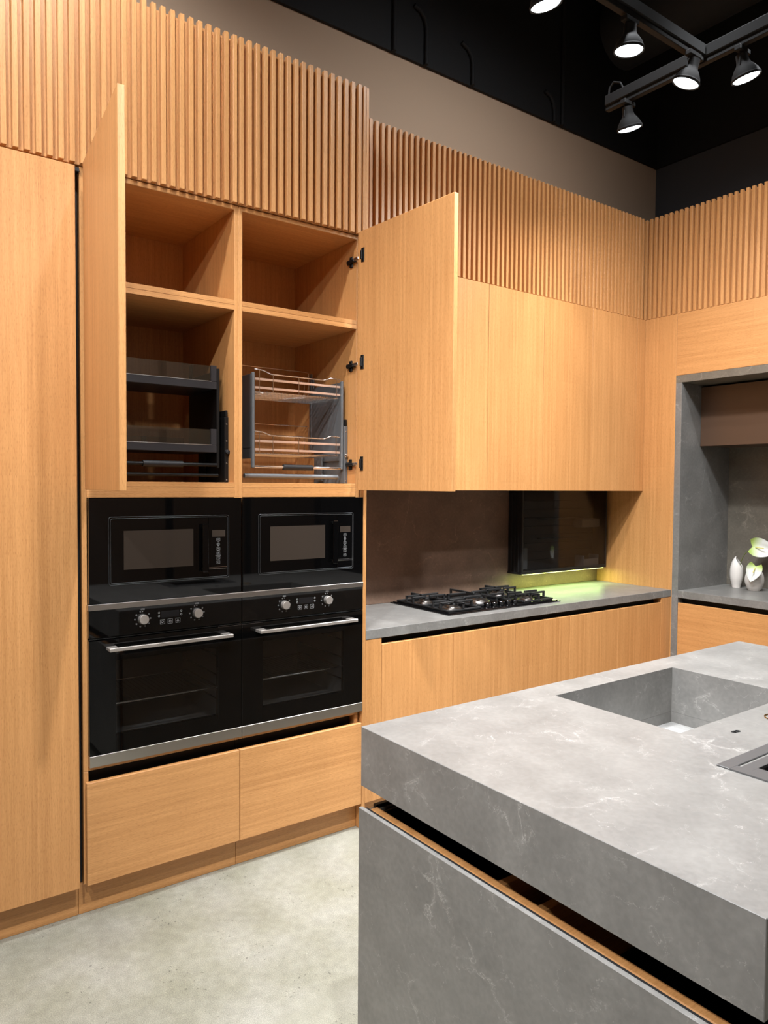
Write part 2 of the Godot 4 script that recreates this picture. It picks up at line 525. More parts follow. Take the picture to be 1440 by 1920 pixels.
func build_oven_tower() -> void:
	var spans := [[-0.006, 0.6032, 0.012, 0.586], [0.6038, 1.2065, 0.621, 1.179]]
	var lab := ["oak oven tower unit with its left-hinged upper door swung open beside the tall cabinet", "oak oven tower unit with its right-hinged upper door swung open beside the hob worktop"]
	for u in 2:
		var x0: float = spans[u][0]
		var x1: float = spans[u][1]
		var i0: float = spans[u][2]
		var i1: float = spans[u][3]
		var t := thing("oven_cabinet", lab[u], "cabinet", Vector3.ZERO, "oven tower units")
		bar(t, "side_panel", M.oak_v1, V(x0, 0.5375, -0.6), V(i0, 2.708, -0.0225))
		bar(t, "side_panel", M.oak_v3, V(i1, 0.5375, -0.6), V(x1 if u == 0 else 1.1975, 2.708, -0.0225))
		bar(t, "lower_side_panel", M.oak_v1, V(x0, 0.121, -0.6), V(i0, 0.537, -0.0225 if u == 0 else -0.07))
		bar(t, "lower_side_panel", M.oak_v3, V(i1, 0.121, -0.6), V(x1 if u == 0 else 1.1975, 0.537, -0.07 if u == 0 else -0.0225))
		bar(t, "back_panel", M.oak_v2, V(i0, 0.121, -0.6), V(i1, 2.69, -0.585), 0.0)
		bar(t, "top_panel", M.oak_h1, V(i0, 2.69, -0.6), V(i1, 2.708, -0.0225))
		for q in [[1.5365, 1.5565], [1.5572, 1.5765], [1.5772, 1.596], [2.2915, 2.311], [2.3117, 2.331]]:
			bar(t, "shelf", M.oak_h1 if u else M.oak_h3, V(i0, q[0], -0.584), V(i1, q[1], -0.0225), 0.0008)
		bar(t, "rail", M.oak_h0, V(i0 + 0.0005, 0.5378, -0.584), V(i1 - 0.0005, 0.5545, -0.0225))
		bar(t, "bottom_panel", M.oak_h0, V(i0, 0.121, -0.584), V(i1, 0.139, -0.0225))
		bar(t, "handle_channel", M.channel_black, V(i0 if u == 0 else x0, 0.46, -0.065), V(x1 if u == 0 else i1, 0.537, -0.060))
		bar(t, "drawer_front", M.oak_h0 if u == 0 else M.oak_h2, V(0.0 if u == 0 else 0.6015, 0.123, -0.021), V(0.5985 if u == 0 else 1.205, 0.5002, 0.0))
		bar(t, "drawer_box", M.oak_h3, V(i0 + 0.02, 0.15, -0.5), V(i1 - 0.02, 0.44, -0.024))
		bar(t, "plinth", M.oak_h1 if u else M.oak_h2, V(-0.019 if u == 0 else 0.604, 0.0, -0.068), V(0.603 if u == 0 else 1.2065, 0.12, -0.05))
		# the open door, in its own turned node
		var door: MeshInstance3D
		if u == 0:
			door = put(t, "door", box_of(V(0.021, 1.139, 0.594), 0.001), M.oak_v3, V(-0.0215, 2.1365, 0.3195), deg_to_rad(-5.2))
		else:
			door = put(t, "door", box_of(V(0.021, 1.139, 0.594), 0.001), M.oak_v0, V(1.1862, 2.1365, 0.318), deg_to_rad(4.0))
		for hy in [2.5995, 2.1322, 1.6854]:
			var sd := 1.0 if u == 0 else -1.0
			var cup := MB.new()
			cup.box(V(sd * 0.012, 0, -0.262), V(0.004, 0.062, 0.020), 0.002)
			cup.box(V(sd * 0.017, 0, -0.264), V(0.008, 0.040, 0.012), 0.002)
			var hm := put(door, "hinge_cup", cup.done(), M.black_metal, V(0, hy - 2.1365, 0))
			hm.set_meta("label", "black concealed hinge")
			var ax := i0 if u == 0 else i1
			var arm := MB.new()
			arm.box(V(ax + sd * 0.010, hy - 0.002, -0.052), V(0.018, 0.014, 0.060), 0.003)
			arm.box(V(ax + sd * 0.004, hy - 0.002, -0.062), V(0.006, 0.048, 0.022), 0.002)
			arm.box(V(ax + sd * 0.009, hy - 0.002, -0.074), V(0.012, 0.020, 0.024), 0.003)
			put(t, "hinge_arm", arm.done(), M.black_metal)
			put(t, "hinge_link", MB.new().box(V(ax + sd * 0.012, hy, -0.006), V(0.012, 0.012, 0.036), 0.002).done(), M.steel)
	var p := thing("end_panel", "tall narrow oak end panel between the ovens and the hob worktop", "panel")
	bar(p, "board", M.oak_v2, V(1.2075, 0.0, -0.6), V(1.2247, 2.708, 0.0))

# ------------------------------------------------------------------ hob run
func build_hob_run() -> void:
	var zu := -0.2251
	var nth := ["first", "second", "third", "fourth", "fifth"]
	# base cabinets
	var bx := []
	for i in 6:
		bx.append(1.3159 + 0.44442 * i)
	for i in 5:
		var lb: String = nth[i] + " oak base cabinet under the hob worktop counted from the oven tower"
		var t := thing("base_cabinet", lb, "cabinet", Vector3.ZERO, "oak base cabinets under the hob worktop")
		var a: float = bx[i]
		var b: float = bx[i + 1]
		var lo := 1.2255 if i == 0 else a + 0.0005
		var hi := 3.6420 if i == 4 else b - 0.0005
		bar(t, "carcass", M.oak_v1, V(lo, 0.121, -0.56), V(hi, 0.80, -0.022))
		bar(t, "handle_channel", M.channel_black, V(a if i == 0 else lo, 0.805, -0.06), V(b if i == 4 else hi, 0.879, -0.055))
		bar(t, "door", M["oak_v%d" % [0, 0, 2, 1, 3][i]], V(a + 0.001, 0.123, -0.021), V(b - 0.001, 0.8507, 0))
		if i == 0:
			bar(t, "filler_strip", M.oak_v2, V(1.2255, 0.121, -0.021), V(a - 0.001, 0.8795, 0))
		if i == 4:
			bar(t, "filler_strip", M.oak_v0, V(b + 0.001, 0.121, -0.021), V(3.6420, 0.8795, 0))
			bar(t, "channel_end", M.oak_v0, V(b + 0.001, 0.8, -0.06), V(b + 0.018, 0.8795, -0.0215))
		bar(t, "plinth", M.oak_h0, V(lo, 0.0, -0.068), V(hi, 0.12, -0.05))
	# worktop
	var w := thing("worktop", "grey veined stone worktop carrying the black gas hob", "worktop")
	bar(w, "slab", M.stone, V(1.2255, 0.8811, -0.5865), V(3.5560, 0.9252, 0.0015), 0.001)
	bar(w, "end_slab", M.stone, V(3.5564, 0.8811, -0.5865), V(3.6430, 0.9252, 0.0015), 0.001)
	var s := thing("backsplash", "dark brown-grey veined stone splashback behind the gas hob", "splashback")
	bar(s, "slab", M.stone_brown, V(1.2255, 0.9257, -0.615), V(3.4850, 1.60, -0.5875), 0.0008)
	bar(s, "end_slab", M.stone_brown, V(3.4856, 0.9257, -0.615), V(3.6430, 1.60, -0.5875), 0.0008)
	# wall cabinets
	var ux := [1.2940, 1.7455, 2.1970, 2.6487, 3.0940, 3.5492]
	for i in 5:
		var lb: String = nth[i] + " oak wall cabinet above the splashback counted from the oven tower"
		var t := thing("wall_cabinet", lb, "cabinet", Vector3.ZERO, "oak wall cabinets above the splashback")
		var a: float = ux[i]
		var b: float = ux[i + 1]
		var lo := 1.2275 if i == 0 else a + 0.0005
		var hi := 3.6420 if i == 4 else b - 0.0005
		bar(t, "carcass", M.oak_v2, V(lo, 1.601 if i < 3 else 1.601, -0.56), V(hi, 2.703, zu - 0.0225))
		bar(t, "door", M["oak_v%d" % [3, 1, 0, 2, 1][i]], V(a + 0.001, 1.566, zu - 0.0215), V(b - 0.001, 2.7065, zu), 0.001)
		bar(t, "bottom_panel", M.oak_h1, V(lo, 1.572, -0.56), V(hi, 1.600, zu - 0.0225))
		if i == 0:
			bar(t, "filler_strip", M.oak_v1, V(1.2275, 1.566, zu - 0.0215), V(a - 0.001, 2.7065, zu))
		if i == 4:
			bar(t, "filler_strip", M.oak_v3, V(b + 0.001, 1.566, zu - 0.0215), V(3.6420, 2.7065, zu), 0.001)
	var f := thing("slat_panel", "vertical oak slat fascia above the oak wall cabinets", "slat panel")
	var ed: Array = []
	var e := 1.2598
	while e < 3.63:
		ed.append(e)
		e += 0.0362
	slats(f, ed, 2.7085, 3.368, zu)
	bar(f, "backing_board", M.oak_v1, V(1.2275, 2.7085, zu - 0.040), V(3.642, 3.359, zu - 0.0222))
	bar(f, "cap_board", M.oak_h0, V(1.2275, 3.342, -0.60), V(3.642, 3.359, zu - 0.041))

# ------------------------------------------------------------------ right wall with the niche
func build_right_wall() -> void:
	var X := 3.6437
	var c := thing("column_panel", "tall narrow oak panel in the corner between wall cabinets and stone niche", "panel")
	bar(c, "board", M.oak_v3, V(X, 0.0, -0.6), V(X + 0.02, 2.7065, 0.0050))
	bar(c, "filler_strip", M.oak_v1, V(X + 0.0005, 2.3112, 0.0053), V(X + 0.02, 2.7065, 0.0066), 0.0003)
	var h := thing("wall_panel", "wide horizontal-grain oak panel above the stone niche", "panel")
	bar(h, "board", M.oak_h3, V(X, 2.3112, 0.0072), V(X + 0.02, 2.7065, 1.70))
	var s := thing("slat_panel", "vertical oak slat fascia above the stone niche on the side wall", "slat panel")
	var me := box_of(V(0.022, 0.6595, 0.018), 0.001)
	var z := -0.2449
	var i := 0
	while z < 1.68:
		put(s, "slat", me, M["oak_v%d" % (i * 3 % 4)], V(X + 0.011, 3.03825, z + 0.009))
		z += 0.0359
		i += 1
	bar(s, "backing_board", M.oak_v1, V(X + 0.0222, 2.7085, -0.262), V(X + 0.040, 3.359, 1.70))
	bar(s, "cap_board", M.oak_h0, V(X + 0.041, 3.342, -0.22), V(X + 0.5, 3.359, 1.70))
	# stone portal and lining
	var n := thing("niche_surround", "grey stone portal and lining round the niche in the side wall", "niche surround")
	bar(n, "post", M.stone, V(X, 0.0, 0.0053), V(X + 0.60, 2.2632, 0.0487), 0.001)
	bar(n, "post", M.stone, V(X, 0.0, 1.66), V(X + 0.60, 2.2632, 1.70), 0.001)
	bar(n, "lintel", M.stone_b, V(X, 2.2636, 0.0053), V(X + 0.60, 2.3107, 1.70), 0.001)
	bar(n, "back_slab", M.stone_b, V(X + 0.590, 0.926, 0.0492), V(X + 0.60, 2.263, 1.6595), 0.0)
	var k := thing("niche_cabinet", "plain bronze-brown wall cabinet hung inside the stone niche", "cabinet")
	bar(k, "carcass", M.bronze_laminate, V(3.888, 1.866, 0.0495), V(4.232, 2.25, 1.659))
	bar(k, "door", M.bronze_laminate, V(3.8665, 1.8635, 0.0500), V(3.8870, 2.25, 0.86))
	bar(k, "door", M.bronze_laminate, V(3.8665, 1.8635, 0.863), V(3.8870, 2.25, 1.6585))
	var w := thing("niche_worktop", "grey stone worktop inside the niche carrying two white vases", "worktop")
	bar(w, "slab", M.stone, V(X + 0.0005, 0.8797, 0.0492), V(4.232, 0.9252, 1.6595), 0.001)
	var b := thing("niche_base_cabinet", "oak base cabinet with horizontal grain under the niche worktop", "cabinet")
	bar(b, "carcass", M.oak_v1, V(3.668, 0.121, 0.0495), V(4.232, 0.80, 1.6595))
	bar(b, "handle_channel", M.channel_black, V(3.70, 0.805, 0.0495), V(3.705, 0.879, 1.6595))
	bar(b, "drawer_front", M.oak_h2, V(3.6457, 0.488, 0.0495), V(3.667, 0.8465, 0.863))
	bar(b, "drawer_front", M.oak_h2, V(3.6457, 0.123, 0.0495), V(3.667, 0.485, 0.863))
	bar(b, "drawer_front", M.oak_h0, V(3.6457, 0.488, 0.866), V(3.667, 0.8465, 1.658))
	bar(b, "drawer_front", M.oak_h0, V(3.6457, 0.123, 0.866), V(3.667, 0.485, 1.658))
	bar(b, "plinth", M.oak_h1, V(3.695, 0.0, 0.0495), V(3.713, 0.12, 1.6595))

# ------------------------------------------------------------------ island
func build_island() -> void:
	var x0 := 0.4394
	var x1 := 2.4083
	var z0 := 1.112
	var z1 := 2.2085
	var yt := 0.93
	var yb := 0.7675
	# worktop with the openings of the sink and of the drop-in bowl
	var hs := [[1.1085, 1.7480, 1.2165, 1.6465], [1.0050, 1.3850, 1.8660, 2.0850]]
	var xs := [x0, hs[1][0], hs[0][0], hs[1][1], hs[0][1], x1]
	var zs := [z0, hs[0][2], hs[0][3], hs[1][2], hs[1][3], z1]
	var mb := MB.new()
	for i in 5:
		for j in 5:
			var cx: float = (xs[i] + xs[i + 1]) / 2.0
			var cz: float = (zs[j] + zs[j + 1]) / 2.0
			var open := false
			for h in hs:
				if cx > h[0] and cx < h[1] and cz > h[2] and cz < h[3]:
					open = true
			if open:
				continue
			var e := 0.0012
			var a0: float = xs[i] + (e if i == 0 else 0.0)
			var a1: float = xs[i + 1] - (e if i == 4 else 0.0)
			var c0: float = zs[j] + (e if j == 0 else 0.0)
			var c1: float = zs[j + 1] - (e if j == 4 else 0.0)
			mb.quad(V(a0, yt, c0), V(a1, yt, c0), V(a1, yt, c1), V(a0, yt, c1), Vector3.UP)
			mb.quad(V(a0, yb, c0), V(a1, yb, c0), V(a1, yb, c1), V(a0, yb, c1), Vector3.DOWN)
	var k := 0.0012
	mb.quad(V(x0, yb, z0 + k), V(x0, yb, z1 - k), V(x0, yt - k, z1 - k), V(x0, yt - k, z0 + k), Vector3.LEFT)
	mb.quad(V(x1, yb, z0 + k), V(x1, yb, z1 - k), V(x1, yt - k, z1 - k), V(x1, yt - k, z0 + k), Vector3.RIGHT)
	mb.quad(V(x0 + k, yb, z0), V(x1 - k, yb, z0), V(x1 - k, yt - k, z0), V(x0 + k, yt - k, z0), Vector3.FORWARD)
	mb.quad(V(x0 + k, yb, z1), V(x1 - k, yb, z1), V(x1 - k, yt - k, z1), V(x0 + k, yt - k, z1), Vector3.BACK)
	mb.quad(V(x0, yt - k, z0 + k), V(x0, yt - k, z1 - k), V(x0 + k, yt, z1 - k), V(x0 + k, yt, z0 + k), V(-1, 1, 0).normalized())
	mb.quad(V(x1, yt - k, z0 + k), V(x1, yt - k, z1 - k), V(x1 - k, yt, z1 - k), V(x1 - k, yt, z0 + k), V(1, 1, 0).normalized())
	mb.quad(V(x0 + k, yt - k, z0), V(x1 - k, yt - k, z0), V(x1 - k, yt, z0 + k), V(x0 + k, yt, z0 + k), V(0, 1, -1).normalized())
	mb.quad(V(x0 + k, yt - k, z1), V(x1 - k, yt - k, z1), V(x1 - k, yt, z1 - k), V(x0 + k, yt, z1 - k), V(0, 1, 1).normalized())
	for q in [[x0, z0, 1, 1], [x1, z0, -1, 1], [x0, z1, 1, -1], [x1, z1, -1, -1]]:
		var ax: float = q[0]
		var az: float = q[1]
		var nn := V(-q[2], 0, -q[3]).normalized()
		mb.quad(V(ax, yb, az + q[3] * k), V(ax + q[2] * k, yb, az), V(ax + q[2] * k, yt - k, az), V(ax, yt - k, az + q[3] * k), nn)
	for h in hs:
		mb.quad(V(h[0], yb, h[2]), V(h[0], yb, h[3]), V(h[0], yt, h[3]), V(h[0], yt, h[2]), Vector3.RIGHT)
		mb.quad(V(h[1], yb, h[2]), V(h[1], yb, h[3]), V(h[1], yt, h[3]), V(h[1], yt, h[2]), Vector3.LEFT)
		mb.quad(V(h[0], yb, h[2]), V(h[1], yb, h[2]), V(h[1], yt, h[2]), V(h[0], yt, h[2]), Vector3.BACK)
		mb.quad(V(h[0], yb, h[3]), V(h[1], yb, h[3]), V(h[1], yt, h[3]), V(h[0], yt, h[3]), Vector3.FORWARD)
	var w := thing("island_worktop", "thick grey veined stone worktop of the island with an integrated square sink", "worktop")
	put(w, "slab", mb.done(), M.stone)
	# sink bowl in the same stone
	var s: Array = hs[0]
	var sy := 0.7287
	var bowl := MB.new()
	bowl.span(V(s[0] - 0.012, sy - 0.012, s[2] - 0.012), V(s[0] - 0.0002, yb - 0.0005, s[3] + 0.012), 0.0)
	bowl.span(V(s[1] + 0.0002, sy - 0.012, s[2] - 0.012), V(s[1] + 0.012, yb - 0.0005, s[3] + 0.012), 0.0)
	bowl.span(V(s[0], sy - 0.012, s[2] - 0.012), V(s[1], yb - 0.0005, s[2] - 0.0002), 0.0)
	bowl.span(V(s[0], sy - 0.012, s[3] + 0.0002), V(s[1], yb - 0.0005, s[3] + 0.012), 0.0)
	put(w, "sink_wall", bowl.done(), M.stone)
	bar(w, "sink_floor", M.stone_floor, V(s[0], sy - 0.012, s[2]), V(s[1], sy, s[3]), 0.0)
	put(w, "sink_drain", MB.new().lathe([Vector2(0.0, 0.003), Vector2(0.035, 0.003), Vector2(0.042, 0.0)], 24).done(), M.steel, V(1.43, sy, 1.52))
	# body
	var b := thing("island_cabinet", "stone-clad island cabinet under the thick worktop with a wide drawer front", "cabinet")
	bar(b, "side_panel", M.stone_b, V(0.462, 0.0, 1.1185), V(2.39, 0.700, 1.1385))
	bar(b, "side_panel", M.stone_b, V(0.462, 0.0, 2.182), V(2.39, 0.700, 2.202))
	bar(b, "end_panel", M.stone_b, V(2.372, 0.0, 1.139), V(2.39, 0.766, 2.1815))
	bar(b, "side_rail", M.black_metal, V(0.475, 0.7005, 1.121), V(1.02, 0.711, 1.135))
	bar(b, "side_rail", M.black_metal, V(0.475, 0.7005, 2.185), V(1.02, 0.711, 2.199))
	bar(b, "core_panel", M.void_black, V(1.03, 0.0, 1.139), V(1.045, 0.766, 2.1815))
	bar(b, "bottom_panel", M.void_black, V(0.48, 0.06, 1.139), V(1.03, 0.075, 2.1815))
	bar(b, "top_rail", M.void_black, V(0.60, 0.7505, 1.145), V(1.028, 0.766, 2.175))
	var d := bar(b, "drawer_front", M.stone, V(0.4290, 0.095, 1.1175), V(0.4415, 0.711, 2.2030), 0.0012)
	sub(d, "front_seal", M.channel_black, V(0.4418, 0.12, 1.1260), V(0.4514, 0.7085, 2.1950))
	bar(b, "drawer_box_front", M.oak_h2, V(0.4518, 0.14, 1.142), V(0.4745, 0.7095, 2.1785), 0.002)
	for zz in [1.585, 1.705]:
		bar(b, "drawer_divider", M.oak_h2, V(0.4750, 0.50, zz), V(1.02, 0.695, zz + 0.022), 0.001)
	bar(b, "drawer_box_side", M.black_metal, V(0.4750, 0.45, 1.142), V(1.02, 0.695, 1.152))
	bar(b, "drawer_floor", M.void_black, V(0.4750, 0.45, 1.153), V(1.02, 0.458, 2.178))
	# small things on the island
	var g := thing("power_outlet", "small black oblong outlet let into the island top beside the sink", "outlet", V(1.2436, 0.9302, 1.7268))
	var ob := MB.new()
	ob.span(V(-0.009, -0.0008, -0.0065), V(0.009, 0.0008, 0.0065), 0.0)
	for sx in [-1.0, 1.0]:
		ob.lathe([Vector2(0.0065, -0.0008), Vector2(0.0065, 0.0008), Vector2(0.0, 0.0008)], 16, Transform3D(Basis(), V(sx * 0.009, 0, 0)), false)
	put(g, "cover", ob.done(), M.void_black).rotation.y = deg_to_rad(-8.0)
	var r := thing("brass_ring", "thin brass ring lying on the island top by the sink edge", "ring", V(1.455, 0.932, 1.735))
	var rp: Array = []
	for i in 28:
		rp.append(V(cos(TAU * i / 28) * 0.033, 0.0, sin(TAU * i / 28) * 0.033))
	put(r, "ring", MB.new().tube(rp, 0.0018, 8, true).done(), M.brass)
	# drop-in bowl
	var p := thing("drop_in_bowl", "dark grey metal drop-in bowl with a stepped rim set into the island top", "sink")
	var o: Array = hs[1]
	var ox0 := 0.967
	var ox1 := 1.425
	var oz0 := 1.828
	var oz1 := 2.124
	var fl := MB.new()
	fl.span(V(ox0, 0.9304, oz0), V(ox1, 0.9340, oz0 + 0.033), 0.0008)
	fl.span(V(ox0, 0.9304, oz1 - 0.033), V(ox1, 0.9340, oz1), 0.0008)
	fl.span(V(ox0, 0.9304, oz0 + 0.033), V(ox0 + 0.033, 0.9340, oz1 - 0.033), 0.0)
	fl.span(V(ox1 - 0.033, 0.9304, oz0 + 0.033), V(ox1, 0.9340, oz1 - 0.033), 0.0)
	put(p, "rim", fl.done(), M.drop_in_metal)
	var st := MB.new()
	var i0 := ox0 + 0.038
	var i1 := ox1 - 0.038
	var j0 := oz0 + 0.039
	var j1 := oz1 - 0.039
	st.span(V(i0 + 0.001, 0.924, j0), V(i1 - 0.001, 0.9315, j0 + 0.028), 0.0005)
	st.span(V(i0 + 0.001, 0.924, j1 - 0.028), V(i1 - 0.001, 0.9315, j1), 0.0005)
	st.span(V(i0 + 0.001, 0.924, j0 + 0.028), V(i0 + 0.026, 0.9315, j1 - 0.028), 0.0)
	st.span(V(i1 - 0.026, 0.924, j0 + 0.028), V(i1 - 0.001, 0.9315, j1 - 0.028), 0.0)
	put(p, "step", st.done(), M.drop_in_metal)
	var bw := MB.new()
	bw.span(V(o[0] + 0.002, 0.79, o[2] + 0.002), V(o[0] + 0.006, 0.9235, o[3] - 0.002), 0.0)
	bw.span(V(o[1] - 0.006, 0.79, o[2] + 0.002), V(o[1] - 0.002, 0.9235, o[3] - 0.002), 0.0)
	bw.span(V(o[0] + 0.006, 0.79, o[2] + 0.002), V(o[1] - 0.006, 0.9235, o[2] + 0.006), 0.0)
	bw.span(V(o[0] + 0.006, 0.79, o[3] - 0.006), V(o[1] - 0.006, 0.9235, o[3] - 0.002), 0.0)
	bw.span(V(o[0] + 0.002, 0.785, o[2] + 0.002), V(o[1] - 0.002, 0.79, o[3] - 0.002), 0.0)
	put(p, "bowl", bw.done(), M.graphite)

# ------------------------------------------------------------------ ovens and microwaves
func rounded_rect(x0: float, x1: float, y0: float, y1: float, r: float, z: float) -> Array:
	var p: Array = []
	for q in [[x1 - r, y1 - r, 0.0], [x0 + r, y1 - r, 90.0], [x0 + r, y0 + r, 180.0], [x1 - r, y0 + r, 270.0]]:
		for k in 6:
			var a := deg_to_rad(q[2] + 18.0 * k)
			p.append(V(q[0] + r * cos(a), q[1] + r * sin(a), z))
	return p

# white printed outline marks: a small frame with a mark inside
func frame_icon(mb: MB, x: float, y: float, w: float, h: float, t: float) -> void:
	mb.box(V(x, y + h / 2, 0), V(w, t, 0.0004), 0.0)
	mb.box(V(x, y - h / 2, 0), V(w, t, 0.0004), 0.0)
	mb.box(V(x - w / 2, y, 0), V(t, h, 0.0004), 0.0)
	mb.box(V(x + w / 2, y, 0), V(t, h, 0.0004), 0.0)

func ring_icon(mb: MB, x: float, y: float, r: float, t: float) -> void:
	var p: Array = []
	for k in 14:
		p.append(V(x + r * cos(TAU * k / 14), y + r * sin(TAU * k / 14), 0))
	mb.tube(p, t, 4, true)

func make_oven(label: String, ox: float) -> void:
	var t := thing("built_in_oven", label, "oven", V(ox, 0, 0), "built-in ovens of the tower")
	var w := 0.597
	# body shell behind the front, open in front to show the cavity
	bar(t, "body", M.oven_grey, V(0.03, 0.985, -0.56), V(0.53, 1.13, -0.024))
	var cav := MB.new()
	cav.span(V(0.045, 0.62, -0.50), V(0.06, 0.98, -0.03), 0.0)
	cav.span(V(0.537, 0.62, -0.50), V(0.552, 0.98, -0.03), 0.0)
	cav.span(V(0.06, 0.605, -0.50), V(0.537, 0.62, -0.03), 0.0)
	cav.span(V(0.06, 0.965, -0.50), V(0.537, 0.98, -0.03), 0.0)
	cav.span(V(0.06, 0.62, -0.515), V(0.537, 0.965, -0.50), 0.0)
	put(t, "cavity", cav.done(), M.oven_grey)
	for y in [0.70, 0.80, 0.88]:
		for x in [0.065, 0.530]:
			put(t, "shelf_runner", MB.new().tube([V(x, y, -0.06), V(x, y, -0.46)], 0.003, 6).done(), M.dark_chrome)
	var rk := MB.new()
	rk.tube([V(0.072, 0.755, -0.075), V(0.525, 0.755, -0.075)], 0.0035, 8)
	rk.tube([V(0.072, 0.755, -0.42), V(0.525, 0.755, -0.42)], 0.0035, 8)
	rk.tube([V(0.072, 0.755, -0.075), V(0.072, 0.755, -0.42)], 0.003, 6)
	rk.tube([V(0.525, 0.755, -0.075), V(0.525, 0.755, -0.42)], 0.003, 6)
	for k in 22:
		rk.tube([V(0.085 + k * 0.0204, 0.757, -0.072), V(0.085 + k * 0.0204, 0.757, -0.42)], 0.0013, 4)
	put(t, "wire_rack", rk.done(), M.bright_steel)
	# front
	bar(t, "top_strip", M.steel, V(-0.002, 1.1285, -0.021), V(w, 1.1495, 0.003), 0.0008)
	bar(t, "control_panel", M.black_glass, V(0, 1.0275, -0.021), V(w, 1.1280, 0.0), 0.001)
	bar(t, "vent_gap", M.void_black, V(0.004, 1.019, -0.021), V(w - 0.004, 1.0270, -0.010), 0.0)
	put(t, "vent_trim", MB.new().tube([V(0.0, 1.0225, -0.003), V(w, 1.0225, -0.003)], 0.0015, 6).done(), M.dark_chrome)
	var kn := [V(0.194, 1.081, 0), V(0.406, 1.0845, 0)]
	for q in kn:
		var xf := Transform3D(Basis(V(1, 0, 0), V(0, 0, 1), V(0, -1, 0)), Vector3.ZERO)
		var k := put(t, "knob", MB.new().lathe([Vector2(0.0175, 0.0), Vector2(0.0175, 0.019), Vector2(0.0165, 0.0205), Vector2(0.0, 0.0205)], 28, xf, false).done(), M.satin_steel, V(q.x, q.y, 0.0015))
		put(k, "collar", MB.new().lathe([Vector2(0.021, 0.0), Vector2(0.021, 0.0015), Vector2(0.0, 0.0015)], 24, xf, false).done(), M.dark_chrome, V(0, 0, -0.0012))
		var mk := MB.new()
		for a in 10:
			var an := TAU * (a + 0.5) / 10.0 + PI / 2
			var px := 0.029 * cos(an)
			var py := 0.029 * sin(an)
			if a == 9:
				continue
			frame_icon(mk, px, py, 0.0038, 0.0038, 0.0006)
		mk.box(V(0, 0.0285, 0), V(0.002, 0.003, 0.0004), 0.0)
		frame_icon(mk, 0, 0.037, 0.013, 0.004, 0.0009)
		put(t, "dial_marks", mk.done(), M.print_white, V(q.x, q.y, 0.0003))
	bar(t, "display", M.display, V(0.264, 1.078, -0.002), V(0.335, 1.103, 0.0004), 0.0)
	var lamps := MB.new()
	for q in [[0.256, 1.098], [0.256, 1.085], [0.343, 1.098], [0.343, 1.085]]:
		ring_icon(lamps, q[0], q[1], 0.0032, 0.0006)
	put(t, "indicator_marks", lamps.done(), M.print_white, V(0, 0, 0.0003))
	for k in 3:
		var b := MB.new()
		frame_icon(b, 0, 0, 0.0175, 0.0165, 0.0007)
		if k == 0:
			ring_icon(b, 0, 0.0005, 0.0042, 0.0006)
			b.box(V(0, -0.002, 0), V(0.006, 0.0009, 0.0004), 0.0)
		elif k == 1:
			ring_icon(b, 0, -0.0005, 0.0042, 0.0006)
			b.box(V(0, 0.003, 0), V(0.0009, 0.005, 0.0004), 0.0)
		else:
			for e in [[-0.0045, -0.003, 0.0, 0.0045], [0.0, 0.0045, 0.0045, -0.003], [-0.0045, -0.003, 0.0045, -0.003]]:
				b.tube([V(e[0], e[1], 0), V(e[2], e[3], 0)], 0.0005, 4)
		put(t, "button", b.done(), M.print_white, V(0.2690 + k * 0.0304, 1.0625, 0.0003))
	# door with its window
	var dr := MB.new()
	dr.span(V(0, 0.5965, -0.021), V(0.0945, 1.0175, 0), 0.001)
	dr.span(V(0.4945, 0.5965, -0.021), V(w, 1.0175, 0), 0.001)
	dr.span(V(0.0945, 0.938, -0.021), V(0.4945, 1.0175, 0), 0.0)
	dr.span(V(0.0945, 0.5965, -0.021), V(0.4945, 0.662, 0), 0.0)
	put(t, "door", dr.done(), M.black_glass)
	bar(t, "door_window", M.oven_pane, V(0.0945, 0.662, -0.0045), V(0.4945, 0.938, -0.0005), 0.0)
	bar(t, "bottom_strip", M.steel, V(0, 0.5555, -0.021), V(w, 0.5960, 0.002), 0.0008)
	var hb := bar(t, "handle", M.satin_steel, V(0.060, 0.980, 0.036), V(0.540, 0.9925, 0.048), 0.0012)
	for x in [0.060, 0.505]:
		sub(hb, "handle_post", M.satin_steel, V(x, 0.9810, 0.0002), V(x + 0.035, 0.9920, 0.0358), 0.0008)

